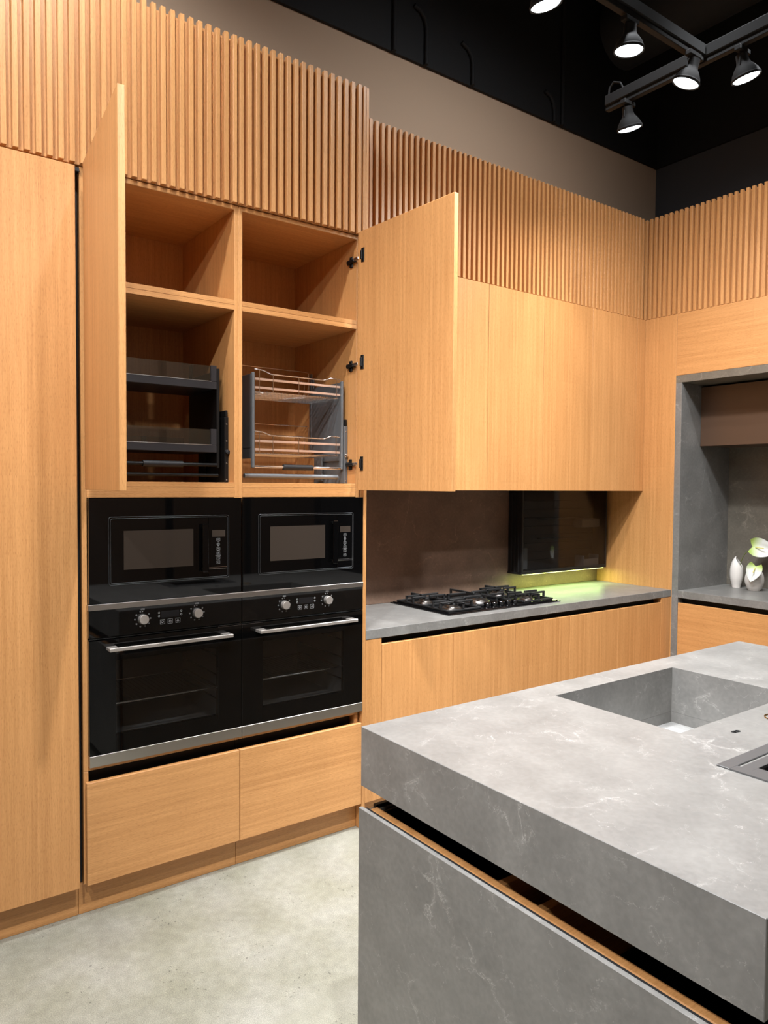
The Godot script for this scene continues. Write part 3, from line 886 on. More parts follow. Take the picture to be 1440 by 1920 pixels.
func make_microwave(label: String, ox: float) -> void:
	var t := thing("built_in_microwave", label, "microwave", V(ox, 0, 0), "built-in microwaves of the tower")
	var w := 0.593
	bar(t, "body", M.void_black, V(0.03, 1.17, -0.45), V(0.55, 1.52, -0.019))
	bar(t, "front_panel", M.black_glass, V(0, 1.1510, -0.018), V(w, 1.5350, 0), 0.001)
	var x0 := 0.069
	var x1 := 0.5375
	var y0 := 1.2165
	var y1 := 1.4660
	var tr := MB.new()
	tr.tube(rounded_rect(x0, x1, y0, y1, 0.008, 0.003), 0.0011, 6, true)
	tr.tube(rounded_rect(x0 + 0.006, x1 - 0.006, y0 + 0.006, y1 - 0.006, 0.007, 0.005), 0.0009, 6, true)
	put(t, "trim_ring", tr.done(), M.trim_steel)
	var d := bar(t, "door", M.black_glass, V(x0 + 0.007, y0 + 0.007, 0.0004), V(0.4500, y1 - 0.007, 0.0055), 0.0008)
	sub(d, "window", M.window_mesh, V(0.1217, 1.2705, 0.0045), V(0.3880, 1.4145, 0.0058), 0.0)
	sub(d, "handle_recess", M.black_glass, V(0.3990, 1.2560, 0.0045), V(0.4220, 1.4350, 0.0059), 0.0)
	var h := bar(t, "handle", M.black_glass, V(0.4185, 1.2450, 0.020), V(0.4430, 1.4330, 0.028), 0.002)
	for y in [1.250, 1.418]:
		sub(h, "handle_post", M.black_metal, V(0.4225, y, 0.0061), V(0.4390, y + 0.010, 0.0199), 0.001)
	bar(t, "control_panel", M.black_glass, V(0.4515, y0 + 0.007, 0.0004), V(x1 - 0.007, y1 - 0.007, 0.0055), 0.0008)
	bar(t, "display", M.window_mesh, V(0.466, 1.381, 0.0046), V(0.5205, 1.407, 0.0058), 0.0)
	for k in 6:
		var b := MB.new()
		var hh := 0.011
		if k == 1:
			ring_icon(b, 0, 0, 0.0058, 0.0004)
		else:
			frame_icon(b, 0, 0, 0.0135, hh, 0.0006)
		if k == 3:
			b.box(V(0, -0.0085, 0), V(0.024, 0.0008, 0.0004), 0.0)
		elif k < 3:
			b.box(V(0, -0.0075, 0), V(0.008, 0.0007, 0.0004), 0.0)
		ring_icon(b, 0, 0, 0.0022, 0.0004)
		put(t, "button", b.done(), M.print_white, V(0.4915, 1.3690 - 0.0181 * k, 0.0060))
	for y in [1.2535, 1.2590]:
		bar(t, "chrome_line", M.chrome, V(0.4525, y, 0.0052), V(x1 - 0.008, y + 0.0022, 0.0066), 0.0004)

func build_appliances() -> void:
	make_oven("black built-in oven with steel strips under the microwave beside the tall cabinet", 0.0105)
	make_oven("black built-in oven with steel strips under the microwave beside the hob worktop", 0.6097)
	make_microwave("black glass built-in microwave above the oven beside the tall cabinet", 0.0125)
	make_microwave("black glass built-in microwave above the oven beside the hob worktop", 0.6125)

# ------------------------------------------------------------------ pull-down shelves in the open cupboards
func build_lifts() -> void:
	# left: black lift with two glass-fronted trays
	var t := thing("pull_down_shelf", "black pull-down shelf lift with two smoked glass trays inside the open oak cupboard", "shelf lift")
	for x in [0.045, 0.5435]:
		var sp := MB.new()
		sp.span(V(x, 1.655, -0.112), V(x + 0.012, 2.062, -0.098), 0.002)
		sp.span(V(x + 0.003, 1.745, -0.41), V(x + 0.009, 2.055, -0.112), 0.002)
		sp.span(V(x + 0.003, 2.050, -0.41), V(x + 0.009, 2.115, -0.375), 0.004)
		put(t, "side_plate", sp.done(), M.black_metal)
	for y in [1.9770, 1.7185]:
		var r := MB.new()
		r.span(V(0.058, y, -0.1125), V(0.5425, y + 0.030, -0.0975), 0.001)
		var front := put(t, "tray_rail", r.done(), M.graphite)
		put(front, "rail_edge", MB.new().tube([V(0.058, y + 0.0305, -0.0975), V(0.52, y + 0.0305, -0.0975)], 0.0012, 6).done(), M.steel)
		put(front, "corner_post", MB.new().span(V(0.518, y + 0.0305, -0.1125), V(0.5425, y + 0.0955, -0.0975), 0.0015).done(), M.graphite)
		put(front, "corner_post", MB.new().span(V(0.058, y + 0.0305, -0.1125), V(0.082, y + 0.0955, -0.0975), 0.0015).done(), M.graphite)
		bar(t, "glass_front", M.rail_pane, V(0.083, y + 0.032, -0.1070), V(0.517, y + 0.0935, -0.1030), 0.0)
		bar(t, "tray_floor", M.graphite, V(0.058, y + 0.002, -0.40), V(0.5425, y + 0.008, -0.113), 0.0)
		bar(t, "glass_back", M.rail_pane, V(0.083, y + 0.0085, -0.4000), V(0.517, y + 0.0735, -0.3960), 0.0)
		bar(t, "back_post", M.graphite, V(0.33, y + 0.0085, -0.3955), V(0.350, y + 0.0735, -0.3915))
	put(t, "handle_bar", MB.new().tube([V(0.0575, 1.668, -0.1), V(0.5432, 1.668, -0.1)], 0.0072, 12).done(), M.black_metal)
	put(t, "handle_grip", MB.new().tube([V(0.239, 1.668, -0.1), V(0.398, 1.668, -0.1)], 0.0125, 16).done(), M.rubber)
	put(t, "torsion_bar", MB.new().tube([V(0.045, 1.626, -0.115), V(0.5550, 1.626, -0.115)], 0.0065, 10).done(), M.black_metal)
	for x in [[0.0125, 0.030], [0.5685, 0.5855]]:
		var mp := bar(t, "mount_plate", M.black_metal, V(x[0], 1.5965, -0.36), V(x[1], 1.865, -0.078), 0.002)
		sub(mp, "bracket", M.black_metal, V(x[0] + 0.004, 1.866, -0.30), V(x[1] - 0.004, 1.892, -0.078))
		if x[0] > 0.3:
			for y in [1.607, 1.675, 1.766, 1.835]:
				put(mp, "screw", MB.new().lathe([Vector2(0.0034, 0.0), Vector2(0.0026, 0.0016), Vector2(0.0, 0.002)], 10, Transform3D(Basis(V(1, 0, 0), V(0, 0, 1), V(0, -1, 0)), V(0.577, y, -0.0779) - mp.position)).done(), M.steel)
			put(mp, "lock_knob", MB.new().lathe([Vector2(0.009, 0.0), Vector2(0.009, 0.012), Vector2(0.0, 0.014)], 14, Transform3D(Basis(V(1, 0, 0), V(0, 0, 1), V(0, -1, 0)), V(0.5775, 1.722, -0.0779) - mp.position)).done(), M.rubber)
	for x in [0.036, 0.5605]:
		bar(t, "lift_arm", M.black_metal, V(x, 1.61, -0.30), V(x + 0.0065, 1.80, -0.27), 0.001)
	# right: grey lift with two wire baskets
	var g := thing("pull_down_shelf", "grey pull-down shelf lift with two chrome wire baskets inside the open oak cupboard", "shelf lift")
	for x in [0.7020, 1.1480]:
		var sp := MB.new()
		sp.span(V(x, 1.660, -0.115), V(x + 0.011, 2.064, -0.094), 0.003)
		sp.span(V(x + 0.003, 1.745, -0.385), V(x + 0.008, 2.060, -0.115), 0.002)
		sp.span(V(x + 0.003, 1.700, -0.26), V(x + 0.008, 1.745, -0.115), 0.002)
		sp.span(V(x + 0.002, 1.745, -0.392), V(x + 0.009, 2.130, -0.370), 0.003)
		sp.span(V(x + 0.003, 2.060, -0.37), V(x + 0.008, 2.105, -0.35), 0.002)
		put(g, "side_plate", sp.done(), M.grey_metal)
	for y in [1.985, 1.722]:
		for s in [0.012, 0.048]:
			bar(g, "basket_strip", M.warm_tinted_steel, V(0.7135, y + s, -0.1080), V(1.1475, y + s + 0.0095, -0.1050), 0.0006)
		var tw: Array = [V(0.7150, y + 0.094, -0.106), V(0.755, y + 0.092, -0.106), V(0.775, y + 0.085, -0.106), V(0.795, y + 0.078, -0.106), V(1.06, y + 0.076, -0.106), V(1.075, y + 0.080, -0.106), V(1.095, y + 0.089, -0.106), V(1.1465, y + 0.087, -0.106)]
		put(g, "top_wire", MB.new().tube(tw, 0.0028, 8).done(), M.chrome)
		for x in [0.738, 0.803, 0.930, 1.125]:
			var top: float = y + 0.077
			if x < 0.75 or x > 1.1:
				top = y + 0.09
			put(g, "upright_wire", MB.new().tube([V(x, top, -0.104), V(x, y, -0.104)], 0.0017, 6).done(), M.chrome)
		var fl := MB.new()
		for k in 9:
			fl.tube([V(0.714, y, -0.115 - 0.032 * k), V(1.147, y, -0.115 - 0.032 * k)], 0.0022, 6)
		for k in 24:
			fl.tube([V(0.725 + 0.0178 * k, y + 0.003, -0.108), V(0.725 + 0.0178 * k, y + 0.003, -0.375)], 0.0013, 4)
		put(g, "basket_floor", fl.done(), M.chrome)
		put(g, "back_wire", MB.new().tube([V(0.716, y + 0.01, -0.372), V(0.716, y + 0.14, -0.372), V(0.722, y + 0.150, -0.372), V(1.128, y + 0.150, -0.372), V(1.1345, y + 0.142, -0.372), V(1.1345, y + 0.003, -0.372)], 0.0016, 6).done(), M.chrome)
		put(g, "back_wire", MB.new().tube([V(0.730, y + 0.01, -0.366), V(0.730, y + 0.10, -0.366), V(1.100, y + 0.10, -0.366), V(1.108, y + 0.092, -0.366), V(1.108, y + 0.003, -0.366)], 0.0016, 6).done(), M.chrome)
	put(g, "handle_bar", MB.new().tube([V(0.7135, 1.6655, -0.104), V(1.1475, 1.6655, -0.104)], 0.0062, 12).done(), M.chrome)
	put(g, "handle_grip", MB.new().tube([V(0.853, 1.6655, -0.104), V(0.999, 1.6655, -0.104)], 0.0125, 16).done(), M.rubber)
	put(g, "torsion_bar", MB.new().tube([V(0.670, 1.626, -0.110), V(1.137, 1.626, -0.110)], 0.0100, 12).done(), M.grey_metal)
	for x in [[0.6215, 0.640], [1.1595, 1.1785]]:
		var mp := bar(g, "mount_plate", M.grey_metal, V(x[0], 1.5965, -0.36), V(x[1], 1.86, -0.09), 0.002)
		sub(mp, "bracket", M.black_metal, V(x[0] + 0.004, 1.861, -0.30), V(x[1] - 0.004, 1.890, -0.09))
		for y in [1.61, 1.835]:
			put(mp, "screw", MB.new().lathe([Vector2(0.0034, 0.0), Vector2(0.0026, 0.0016), Vector2(0.0, 0.002)], 10, Transform3D(Basis(V(1, 0, 0), V(0, 0, 1), V(0, -1, 0)), V(x[0] + 0.009, y, -0.0899) - mp.position)).done(), M.steel)
		put(mp, "pivot", MB.new().lathe([Vector2(0.009, 0.0), Vector2(0.009, 0.008), Vector2(0.006, 0.011), Vector2(0.0, 0.012)], 14, Transform3D(Basis(V(1, 0, 0), V(0, 0, 1), V(0, -1, 0)), V(x[0] + 0.009, 1.725, -0.0899) - mp.position)).done(), M.chrome)
	for x in [0.650, 1.1395]:
		bar(g, "lift_arm", M.grey_metal, V(x, 1.61, -0.30), V(x + 0.006, 1.735, -0.255), 0.001)

# ------------------------------------------------------------------ gas hob
func build_hob() -> void:
	var Y := 0.9254
	var t := thing("gas_hob", "black five-burner gas hob with cast-iron grates on the stone worktop", "hob", V(0.020, 0.0, -0.021))
	var pl := MB.new()
	pl.span(V(1.770, Y, -0.556), V(2.630, Y + 0.006, -0.050), 0.003)
	pl.span(V(1.782, Y + 0.006, -0.544), V(2.618, Y + 0.009, -0.062), 0.002)
	put(t, "plate", pl.done(), M.enamel_black)
	var burners := [[1.905, -0.415, 0.030], [1.905, -0.185, 0.038], [2.2, -0.295, 0.052], [2.487, -0.415, 0.038], [2.487, -0.185, 0.030]]
	for b in burners:
		var r: float = b[2]
		var base := put(t, "burner", MB.new().lathe([Vector2(r * 1.35, 0), Vector2(r * 1.3, 0.006), Vector2(r * 1.02, 0.010), Vector2(r, 0.022), Vector2(r * 0.9, 0.022)], 32, Transform3D(), false).done(), M.steel, V(b[0], Y + 0.009, b[1]))
		put(base, "burner_cap", MB.new().lathe([Vector2(r * 1.06, 0.0225), Vector2(r * 1.06, 0.027), Vector2(r * 0.95, 0.0295), Vector2(0, 0.0295)], 28, Transform3D(), false).done(), M.cast_iron)
	# grates: frame, arched fingers
	var gr := [[1.798, 2.030, -0.530, -0.085], [2.040, 2.352, -0.530, -0.135], [2.362, 2.604, -0.530, -0.085]]
	for gi in 3:
		var g: Array = gr[gi]
		var f := MB.new()
		var y0 := Y + 0.010
		var y1 := Y + 0.020
		var b := 0.011
		f.span(V(g[0], y0, g[2]), V(g[1], y1, g[2] + b), 0.002)
		f.span(V(g[0], y0, g[3] - b), V(g[1], y1, g[3]), 0.002)
		f.span(V(g[0], y0, g[2] + b), V(g[0] + b, y1, g[3] - b), 0.002)
		f.span(V(g[1] - b, y0, g[2] + b), V(g[1], y1, g[3] - b), 0.002)
		var node := put(t, "grate", f.done(), M.cast_iron)
		var h := Y + 0.052
		var cs: Array = []
		if gi == 1:
			cs = [[2.2, -0.295, 0.030]]
		else:
			var cx: float = burners[0][0] if gi == 0 else burners[3][0]
			cs = [[cx, -0.415, 0.018], [cx, -0.185, 0.018]]
		for c in cs:
			for dirx in [-1.0, 1.0]:
				var ex: float = g[0] + b / 2 if dirx < 0 else g[1] - b / 2
				for off in ([-0.075, 0.055] if gi == 1 else [-0.03, 0.03]):
					var z: float = c[1] + off
					var a := MB.new()
					a.box(V(ex, (y1 + h) / 2, z), V(0.011, h - y1, 0.013), 0.002)
					var ix: float = c[0] + dirx * c[2]
					a.box(V((ex + ix) / 2, h - 0.005, z), V(absf(ex - ix) + 0.011, 0.011, 0.013), 0.002)
					put(node, "finger", a.done(), M.cast_iron)
			for dirz in [-1.0, 1.0]:
				var ez: float = g[2] + b / 2
				if dirz > 0:
					ez = g[3] - b / 2
				if gi != 1 and ((c[1] < -0.3) == (dirz > 0)):
					continue
				var a := MB.new()
				a.box(V(c[0], (y1 + h) / 2, ez), V(0.013, h - y1, 0.011), 0.002)
				var iz: float = c[1] + dirz * c[2]
				a.box(V(c[0], h - 0.005, (ez + iz) / 2), V(0.013, 0.011, absf(ez - iz) + 0.011), 0.002)
				put(node, "finger", a.done(), M.cast_iron)
		put(node, "cross_bar", MB.new().span(V(g[0] + b, y0, (g[2] + g[3]) / 2 - 0.005), V(g[1] - b, y1, (g[2] + g[3]) / 2 + 0.005), 0.0015).done() if gi != 1 else MB.new().span(V(g[0] + b, y0, -0.415), V(g[1] - b, y1, -0.405), 0.0015).done(), M.cast_iron)
	for k in 5:
		var kn := put(t, "knob", MB.new().lathe([Vector2(0.019, 0), Vector2(0.018, 0.003), Vector2(0.0155, 0.004), Vector2(0.0165, 0.018), Vector2(0.0175, 0.023)], 24, Transform3D(), false).done(), M.enamel_black, V(2.078 + 0.0525 * k, Y + 0.0092, -0.093))
		put(kn, "knob_cap", MB.new().lathe([Vector2(0.0175, 0.0232), Vector2(0.015, 0.0265), Vector2(0.008, 0.028), Vector2(0, 0.0282)], 24).done(), M.dark_chrome)

# ------------------------------------------------------------------ glass-fronted unit on the splashback
func build_backsplash_unit() -> void:
	var o := V(0.0266, -0.003, -0.0235)
	M.smoked_pane.metallic_specular = 0.32
	var t := thing("splashback_cabinet", "black framed smoked-glass storage unit with a light strip on the splashback", "cabinet", o)
	var x0 := 2.715
	var x1 := 3.560
	var y0 := 1.036
	var y1 := 1.5715
	var zb := -0.563
	var zf := -0.443
	bar(t, "back_panel", M.graphite, V(x0, y0 + 0.012, zb), V(x1, y1, zb + 0.006), 0.0)
	bar(t, "side_panel", M.channel_black, V(x0, y0 + 0.012, zb + 0.0065), V(x0 + 0.012, y1, zf - 0.006))
	bar(t, "side_panel", M.channel_black, V(x1 - 0.012, y0 + 0.012, zb + 0.0065), V(x1, y1, zf - 0.006))
	for k in 3:
		bar(t, "side_rib", M.channel_black, V(x0 - 0.005, y0 + 0.012, zb + 0.02 + 0.03 * k), V(x0 - 0.0005, y1, zb + 0.035 + 0.03 * k))
	bar(t, "bottom_panel", M.channel_black, V(x0 - 0.006, y0, zb), V(x1, y0 + 0.0115, zf))
	for k in 9:
		bar(t, "back_slat", M.graphite, V(x0 + 0.013, y0 + 0.020 + 0.056 * k, zb + 0.0065), V(x1 - 0.013, y0 + 0.0725 + 0.056 * k, zb + 0.014), 0.001)
	bar(t, "frame_rail", M.channel_black, V(x0 + 0.0125, y0 + 0.012, zf - 0.006), V(x1 - 0.0125, y0 + 0.022, zf), 0.0005)
	bar(t, "frame_stile", M.channel_black, V(x0, y0 + 0.012, zf - 0.0058), V(x0 + 0.012, y1, zf), 0.0005)
	bar(t, "frame_stile", M.channel_black, V(x1 - 0.012, y0 + 0.012, zf - 0.0058), V(x1, y1, zf), 0.0005)
	bar(t, "glass_front", M.smoked_pane, V(x0 + 0.0125, y0 + 0.0225, zf - 0.0048), V(x1 - 0.0125, y1, zf - 0.0012), 0.0)
	bar(t, "shelf", M.graphite, V(x0 + 0.25, 1.380, zb + 0.0145), V(3.30, 1.384, zf - 0.02), 0.0005)
	bar(t, "shelf", M.graphite, V(x0 + 0.25, 1.250, zb + 0.0145), V(3.30, 1.254, zf - 0.02), 0.0005)
	bar(t, "light_diffuser", M.led_strip, V(x0 + 0.02, y0 - 0.005, zf - 0.020), V(x1 - 0.02, y0 - 0.0003, zf - 0.008), 0.0005)
	var l := AreaLight3D.new()
	l.name = "strip_light"
	t.add_child(l)
	l.area_size = Vector2(x1 - x0 - 0.04, 0.012)
	l.position = V((x0 + x1) / 2.0, y0 - 0.007, zf - 0.014)
	l.rotation_degrees = V(-90, 0, 0)
	l.light_color = Color(0.83, 1.0, 0.56)
	l.light_energy = 0.28
	l.area_range = 8.0
	l.area_attenuation = 2.0
	l.shadow_enabled = true
	# little containers standing or hung inside
	var c1 := thing("spice_box", "pale oblong box hung high inside the smoked-glass splashback unit", "box", o)
	bar(c1, "shell", M.grey_metal, V(3.330, 1.318, zb + 0.0146), V(3.520, 1.374, zf - 0.03), 0.003)
	var c2 := thing("knife_block", "flat grey upright holder inside the smoked-glass splashback unit", "holder", o)
	bar(c2, "shell", M.grey_metal, V(2.7285, 1.062, zb + 0.03), V(2.800, 1.202, zf - 0.03), 0.003)
	var c3 := thing("utensil_box", "low grey open box standing inside the smoked-glass splashback unit", "box", o)
	bar(c3, "base", M.grey_metal, V(3.345, 1.0482, zb + 0.02), V(3.500, 1.052, zf - 0.02), 0.0)
	bar(c3, "side", M.grey_metal, V(3.345, 1.0525, zb + 0.02), V(3.349, 1.125, zf - 0.02), 0.0005)
	bar(c3, "side", M.grey_metal, V(3.496, 1.0525, zb + 0.02), V(3.500, 1.125, zf - 0.02), 0.0005)
	bar(c3, "front", M.grey_metal, V(3.3495, 1.0525, zf - 0.024), V(3.4955, 1.100, zf - 0.02), 0.0005)

# ------------------------------------------------------------------ vases and flowers
func vase(t: Node3D, profile: Array, cut_lo: float, cut_hi: float, face: float, sharp: float) -> void:
	# profile (radius, height) turned; the rim runs from cut_lo (towards face) up to cut_hi on the far side
	var mb := MB.new()
	var seg := 40
	var rows := 26
	var rad := func(y: float) -> float:
		for i in profile.size() - 1:
			var a: Vector2 = profile[i]
			var b: Vector2 = profile[i + 1]
			if y <= b.y:
				var f := clampf((y - a.y) / (b.y - a.y), 0, 1)
				var m0: Vector2 = (b - profile[maxi(i - 1, 0)]) * 0.5
				var m1: Vector2 = (profile[mini(i + 2, profile.size() - 1)] - a) * 0.5
				var h := a.bezier_interpolate(a + m0 / 3.0, b - m1 / 3.0, b, f)
				return maxf(h.x, 0.0005)
		return profile[profile.size() - 1].x
	for shell in 2:
		var grid: Array = []
		for s in seg + 1:
			var an := TAU * s / seg
			var k := pow(0.5 + 0.5 * cos(an - face), sharp)
			var top := lerpf(cut_hi, cut_lo, k)
			var colm: Array = []
			for j in rows + 1:
				var y := top * j / rows
				var r: float = rad.call(y)
				if shell == 1:
					r = maxf(r - 0.0045, 0.0004)
					y = maxf(y, 0.005)
				colm.append(V(r * cos(an), y, r * sin(an)))
			grid.append(colm)
		for s in seg:
			for j in rows:
				var q := [grid[s][j], grid[s + 1][j], grid[s + 1][j + 1], grid[s][j + 1]]
				var nn: Array = []
				for e in [[s, j], [s + 1, j], [s + 1, j + 1], [s, j + 1]]:
					var u: Vector3 = grid[(e[0] + 1) % seg][e[1]] - grid[(e[0] + seg - 1) % seg][e[1]]
					var w: Vector3 = grid[e[0]][mini(e[1] + 1, rows)] - grid[e[0]][maxi(e[1] - 1, 0)]
					var g := w.cross(u).normalized()
					var out := V(grid[e[0]][e[1]].x, 0, grid[e[0]][e[1]].z)
					if (g.dot(out) < 0.0) != (shell == 1):
						g = -g
					nn.append(g)
				mb.tri(q[0], q[1], q[2], nn[0], nn[1], nn[2])
				mb.tri(q[0], q[2], q[3], nn[0], nn[2], nn[3])
		if shell == 0:
			for s in seg:
				mb.tri(Vector3.ZERO, grid[s][0], grid[s + 1][0], Vector3.DOWN, Vector3.DOWN, Vector3.DOWN)
	# rim between the two shells
	for s in seg:
		var p: Array = []
		for q in [s, s + 1]:
			var an: float = TAU * q / seg
			var k := pow(0.5 + 0.5 * cos(an - face), sharp)
			var top := lerpf(cut_hi, cut_lo, k)
			var r: float = rad.call(top)
			p.append(V(r * cos(an), top, r * sin(an)))
			var ri := maxf(r - 0.0045, 0.0004)
			p.append(V(ri * cos(an), top, ri * sin(an)))
		mb.quad(p[0], p[2], p[3], p[1], Vector3.UP)
	put(t, "body", mb.done(), M.ceramic)

func spathe(t: Node3D, xf: Transform3D, size: float) -> void:
	# heart-shaped leaf: v runs from the notch to the tip, u across; both faces
	var mb := MB.new()
	var nu := 28
	var nv := 28
	var pt := func(a: int, b: int) -> Vector3:
		var u := float(a) / nu * 2.0 - 1.0
		var v := float(b) / nv
		var half := 0.44 * pow(sin(PI * pow(clampf(v * 0.93 + 0.07, 0, 1), 0.62)), 0.75)
		var back := 0.22 * absf(u) * (1.0 - absf(u) * 0.25) * pow(1.0 - v, 3.0)
		var x := u * half
		var y := v - back
		var lift := 0.20 * u * u * (1.0 - v * 0.6) - 0.16 * v * v + 0.03 * sin(u * 7.0) * v
		return V(x, y, lift) * size
	var nrm := func(a: int, b: int) -> Vector3:
		var du: Vector3 = pt.call(mini(a + 1, nu), b) - pt.call(maxi(a - 1, 0), b)
		var dv: Vector3 = pt.call(a, mini(b + 1, nv)) - pt.call(a, maxi(b - 1, 0))
		var g := du.cross(dv)
		g = g.normalized() if g.length() > 1e-12 else Vector3.BACK
		return g if g.z > 0.0 else -g
	for side in 2:
		for a in nu:
			for b in nv:
				var sh := -0.0012 if side else 0.0
				var q: Array = []
				var qn: Array = []
				for e in [[a, b], [a + 1, b], [a + 1, b + 1], [a, b + 1]]:
					q.append(xf * (pt.call(e[0], e[1]) + V(0, 0, sh)))
					var g: Vector3 = nrm.call(e[0], e[1])
					qn.append(xf.basis * (g if side == 0 else -g))
				var v := (b + 0.5) / nv
				var u := absf((a + 0.5) / nu * 2.0 - 1.0)
				var k := clampf(0.95 - v * 3.0 + 0.30 * u, 0.0, 1.0)
				mb.col = Color(0.83, 0.84, 0.78).lerp(Color(0.45, 0.60, 0.14), k)
				mb.tri(q[0], q[1], q[2], qn[0], qn[1], qn[2])
				mb.tri(q[0], q[2], q[3], qn[0], qn[2], qn[3])
	put(t, "spathe", mb.done(), M.flower)
	var sp: Array = []
	for k in 7:
		sp.append(xf * (V(0, 0.12 + 0.055 * k, 0.02 + 0.035 * k - 0.002 * k * k) * size))
	put(t, "spadix", MB.new().tube(sp, 0.0032, 8).done(), M.spadix)

func build_vases() -> void:
	var a := thing("vase", "tall slim white ceramic vase with a slanted mouth in the stone niche", "vase", V(4.118, 0.9257, 0.1808))
	vase(a, [Vector2(0.026, 0.0), Vector2(0.030, 0.02), Vector2(0.039, 0.06), Vector2(0.0415, 0.10), Vector2(0.038, 0.14), Vector2(0.028, 0.175), Vector2(0.014, 0.20), Vector2(0.004, 0.212)], 0.135, 0.208, deg_to_rad(75), 2.0)
	var b := thing("vase", "round squat white ceramic vase standing beside the tall vase in the niche", "vase", V(4.073, 0.9257, 0.3252))
	vase(b, [Vector2(0.036, 0.0), Vector2(0.044, 0.015), Vector2(0.056, 0.05), Vector2(0.057, 0.08), Vector2(0.050, 0.11), Vector2(0.036, 0.135), Vector2(0.018, 0.15), Vector2(0.005, 0.156)], 0.105, 0.152, deg_to_rad(150), 2.0)
	# flowers: spathe faces the room (towards -x, +z)
	var f := thing("anthurium", "white and green anthurium bloom on a bent stem rising from the tall vase", "flower", V(4.108, 1.1752, 0.2679))
	var nz := V(-0.80, 0.25, 0.55).normalized()
	var ny := (V(0.25, -0.10, 0.95) - nz * nz.dot(V(0.25, -0.10, 0.95))).normalized()
	var bs := Basis(ny.cross(nz), ny, nz)
	spathe(f, Transform3D(bs, V(0.0, 0.030, 0.022)), 0.145)
	put(f, "stem", MB.new().tube([V(0.005, -0.22, -0.085), V(0.003, -0.10, -0.062), V(0.001, -0.045, -0.043), V(0.0, -0.012, -0.022), V(0, 0.004, 0.0), V(0, 0.020, 0.020)], 0.0022, 8).done(), M.stem_green)
	var h := thing("anthurium", "white and green anthurium bloom drooping over the front of the squat vase", "flower", V(4.0175, 1.0765, 0.3555))
	var mz := V(-0.85, 0.35, 0.35).normalized()
	var my0 := V(0.1, -0.85, -0.25)
	var my := (my0 - mz * mz.dot(my0)).normalized()
	spathe(h, Transform3D(Basis(my.cross(mz), my, mz), V(0, 0.012, 0.004)), 0.105)
	put(h, "stem", MB.new().tube([V(0.055, -0.12, -0.03), V(0.045, -0.02, -0.020), V(0.022, 0.012, -0.005), V(0.002, 0.012, 0.003)], 0.0022, 8).done(), M.stem_green)

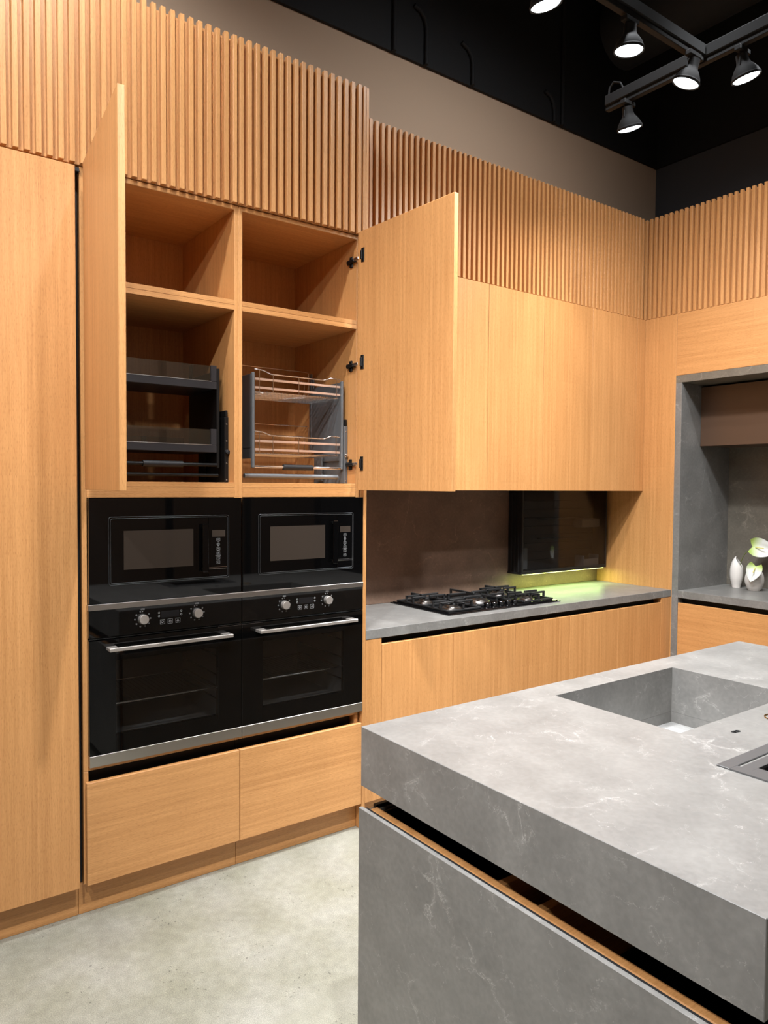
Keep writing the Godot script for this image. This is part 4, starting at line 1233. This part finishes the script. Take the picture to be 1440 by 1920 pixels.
# ------------------------------------------------------------------ under the ceiling
func build_ceiling_details() -> void:
	var a := thing("track_beam", "long black ceiling beam with a lamp track running along the oven wall", "beam")
	bar(a, "strut", M.track_black, V(-2.6, 3.530, 0.828), V(2.455, 3.580, 0.872), 0.003)
	bar(a, "lamp_track", M.track_black, V(-2.6, 3.506, 0.836), V(2.455, 3.5295, 0.864), 0.002)
	for x in [-1.6, 0.4]:
		put(a, "hanger", MB.new().tube([V(x, 3.58, 0.85), V(x, 5.3, 0.85)], 0.006, 8).done(), M.track_black)
	var b := thing("track_beam", "black ceiling beam with a lamp track crossing towards the niche", "beam")
	bar(b, "strut", M.track_black, V(2.460, 3.530, 0.322), V(2.504, 3.580, 3.9), 0.003)
	bar(b, "lamp_track", M.track_black, V(2.468, 3.506, 0.322), V(2.496, 3.5295, 3.9), 0.002)
	for z in [2.2, 3.6]:
		put(b, "hanger", MB.new().tube([V(2.482, 3.58, z), V(2.482, 5.3, z)], 0.006, 8).done(), M.track_black)
	put(b, "feed_cable", MB.new().tube([V(2.482, 3.581, 0.42), V(2.482, 3.62, 0.40), V(2.482, 3.64, 0.36), V(2.482, 3.62, 0.335), V(2.482, 3.581, 0.33)], 0.005, 8).done(), M.track_black)
	var c := thing("track_beam", "upper black lamp track above the long beam in front of the wall", "beam")
	bar(c, "lamp_track", M.track_black, V(-2.6, 4.442, 0.85), V(3.0, 4.48, 0.95), 0.002)
	for x in [-2.0, 0.9]:
		put(c, "hanger", MB.new().tube([V(x, 4.48, 0.90), V(x, 5.3, 0.90)], 0.006, 8).done(), M.track_black)
	var k := thing("track_beam", "added unseen track for the added lamps in front of the panelled wall", "beam")  # unseen track, added to carry the lamps that brighten the panelled wall
	bar(k, "lamp_track", M.track_black, V(-2.6, 4.092, 3.95), V(2.4, 4.13, 4.0), 0.002)
	for x in [-2.0, 0.9]:
		put(k, "hanger", MB.new().tube([V(x, 4.13, 3.975), V(x, 5.3, 3.975)], 0.006, 8).done(), M.track_black)
	var d := thing("track_beam", "added unseen track for the fill lamps behind the viewpoint", "beam")  # unseen track, added along with the fill lamps
	bar(d, "lamp_track", M.track_black, V(-2.6, 4.092, 2.05), V(1.3, 4.13, 2.15), 0.002)
	for x in [-2.0, 0.9]:
		put(d, "hanger", MB.new().tube([V(x, 4.13, 2.10), V(x, 5.3, 2.10)], 0.006, 8).done(), M.track_black)
	for q in [[1.80, "straight black conduit on the black upper wall over the second wall cabinet"], [3.2, "straight black conduit on the black upper wall over the last wall cabinet"]]:
		var p := thing("conduit", q[1], "conduit", Vector3.ZERO, "conduits on the black upper wall")
		put(p, "tube", MB.new().tube([V(q[0], 4.0, -0.588), V(q[0], 4.6, -0.588), V(q[0], 5.29, -0.588)], 0.012, 8).done(), M.black_paint)
	for q in [[2.03, 4.20, "bent black conduit on the black upper wall over the second wall cabinet"], [2.39, 4.12, "bent black conduit on the black upper wall over the third wall cabinet"], [3.12, 4.07, "bent black conduit on the black upper wall over the last wall cabinet"]]:
		var p := thing("conduit", q[2], "conduit", Vector3.ZERO, "conduits on the black upper wall")
		put(p, "tube", MB.new().tube([V(q[0], 4.0, -0.588), V(q[0], q[1], -0.588), V(q[0] - 0.012, q[1] + 0.05, -0.588), V(q[0] - 0.045, q[1] + 0.085, -0.588), V(q[0] - 0.09, q[1] + 0.10, -0.588)], 0.012, 8).done(), M.black_paint)
	var e := thing("air_duct", "large round black air duct under the ceiling", "duct")
	put(e, "tube", MB.new().tube([V(3.55, 4.62, -0.4), V(3.55, 4.62, 5.2)], 0.22, 24).done(), M.black_paint)
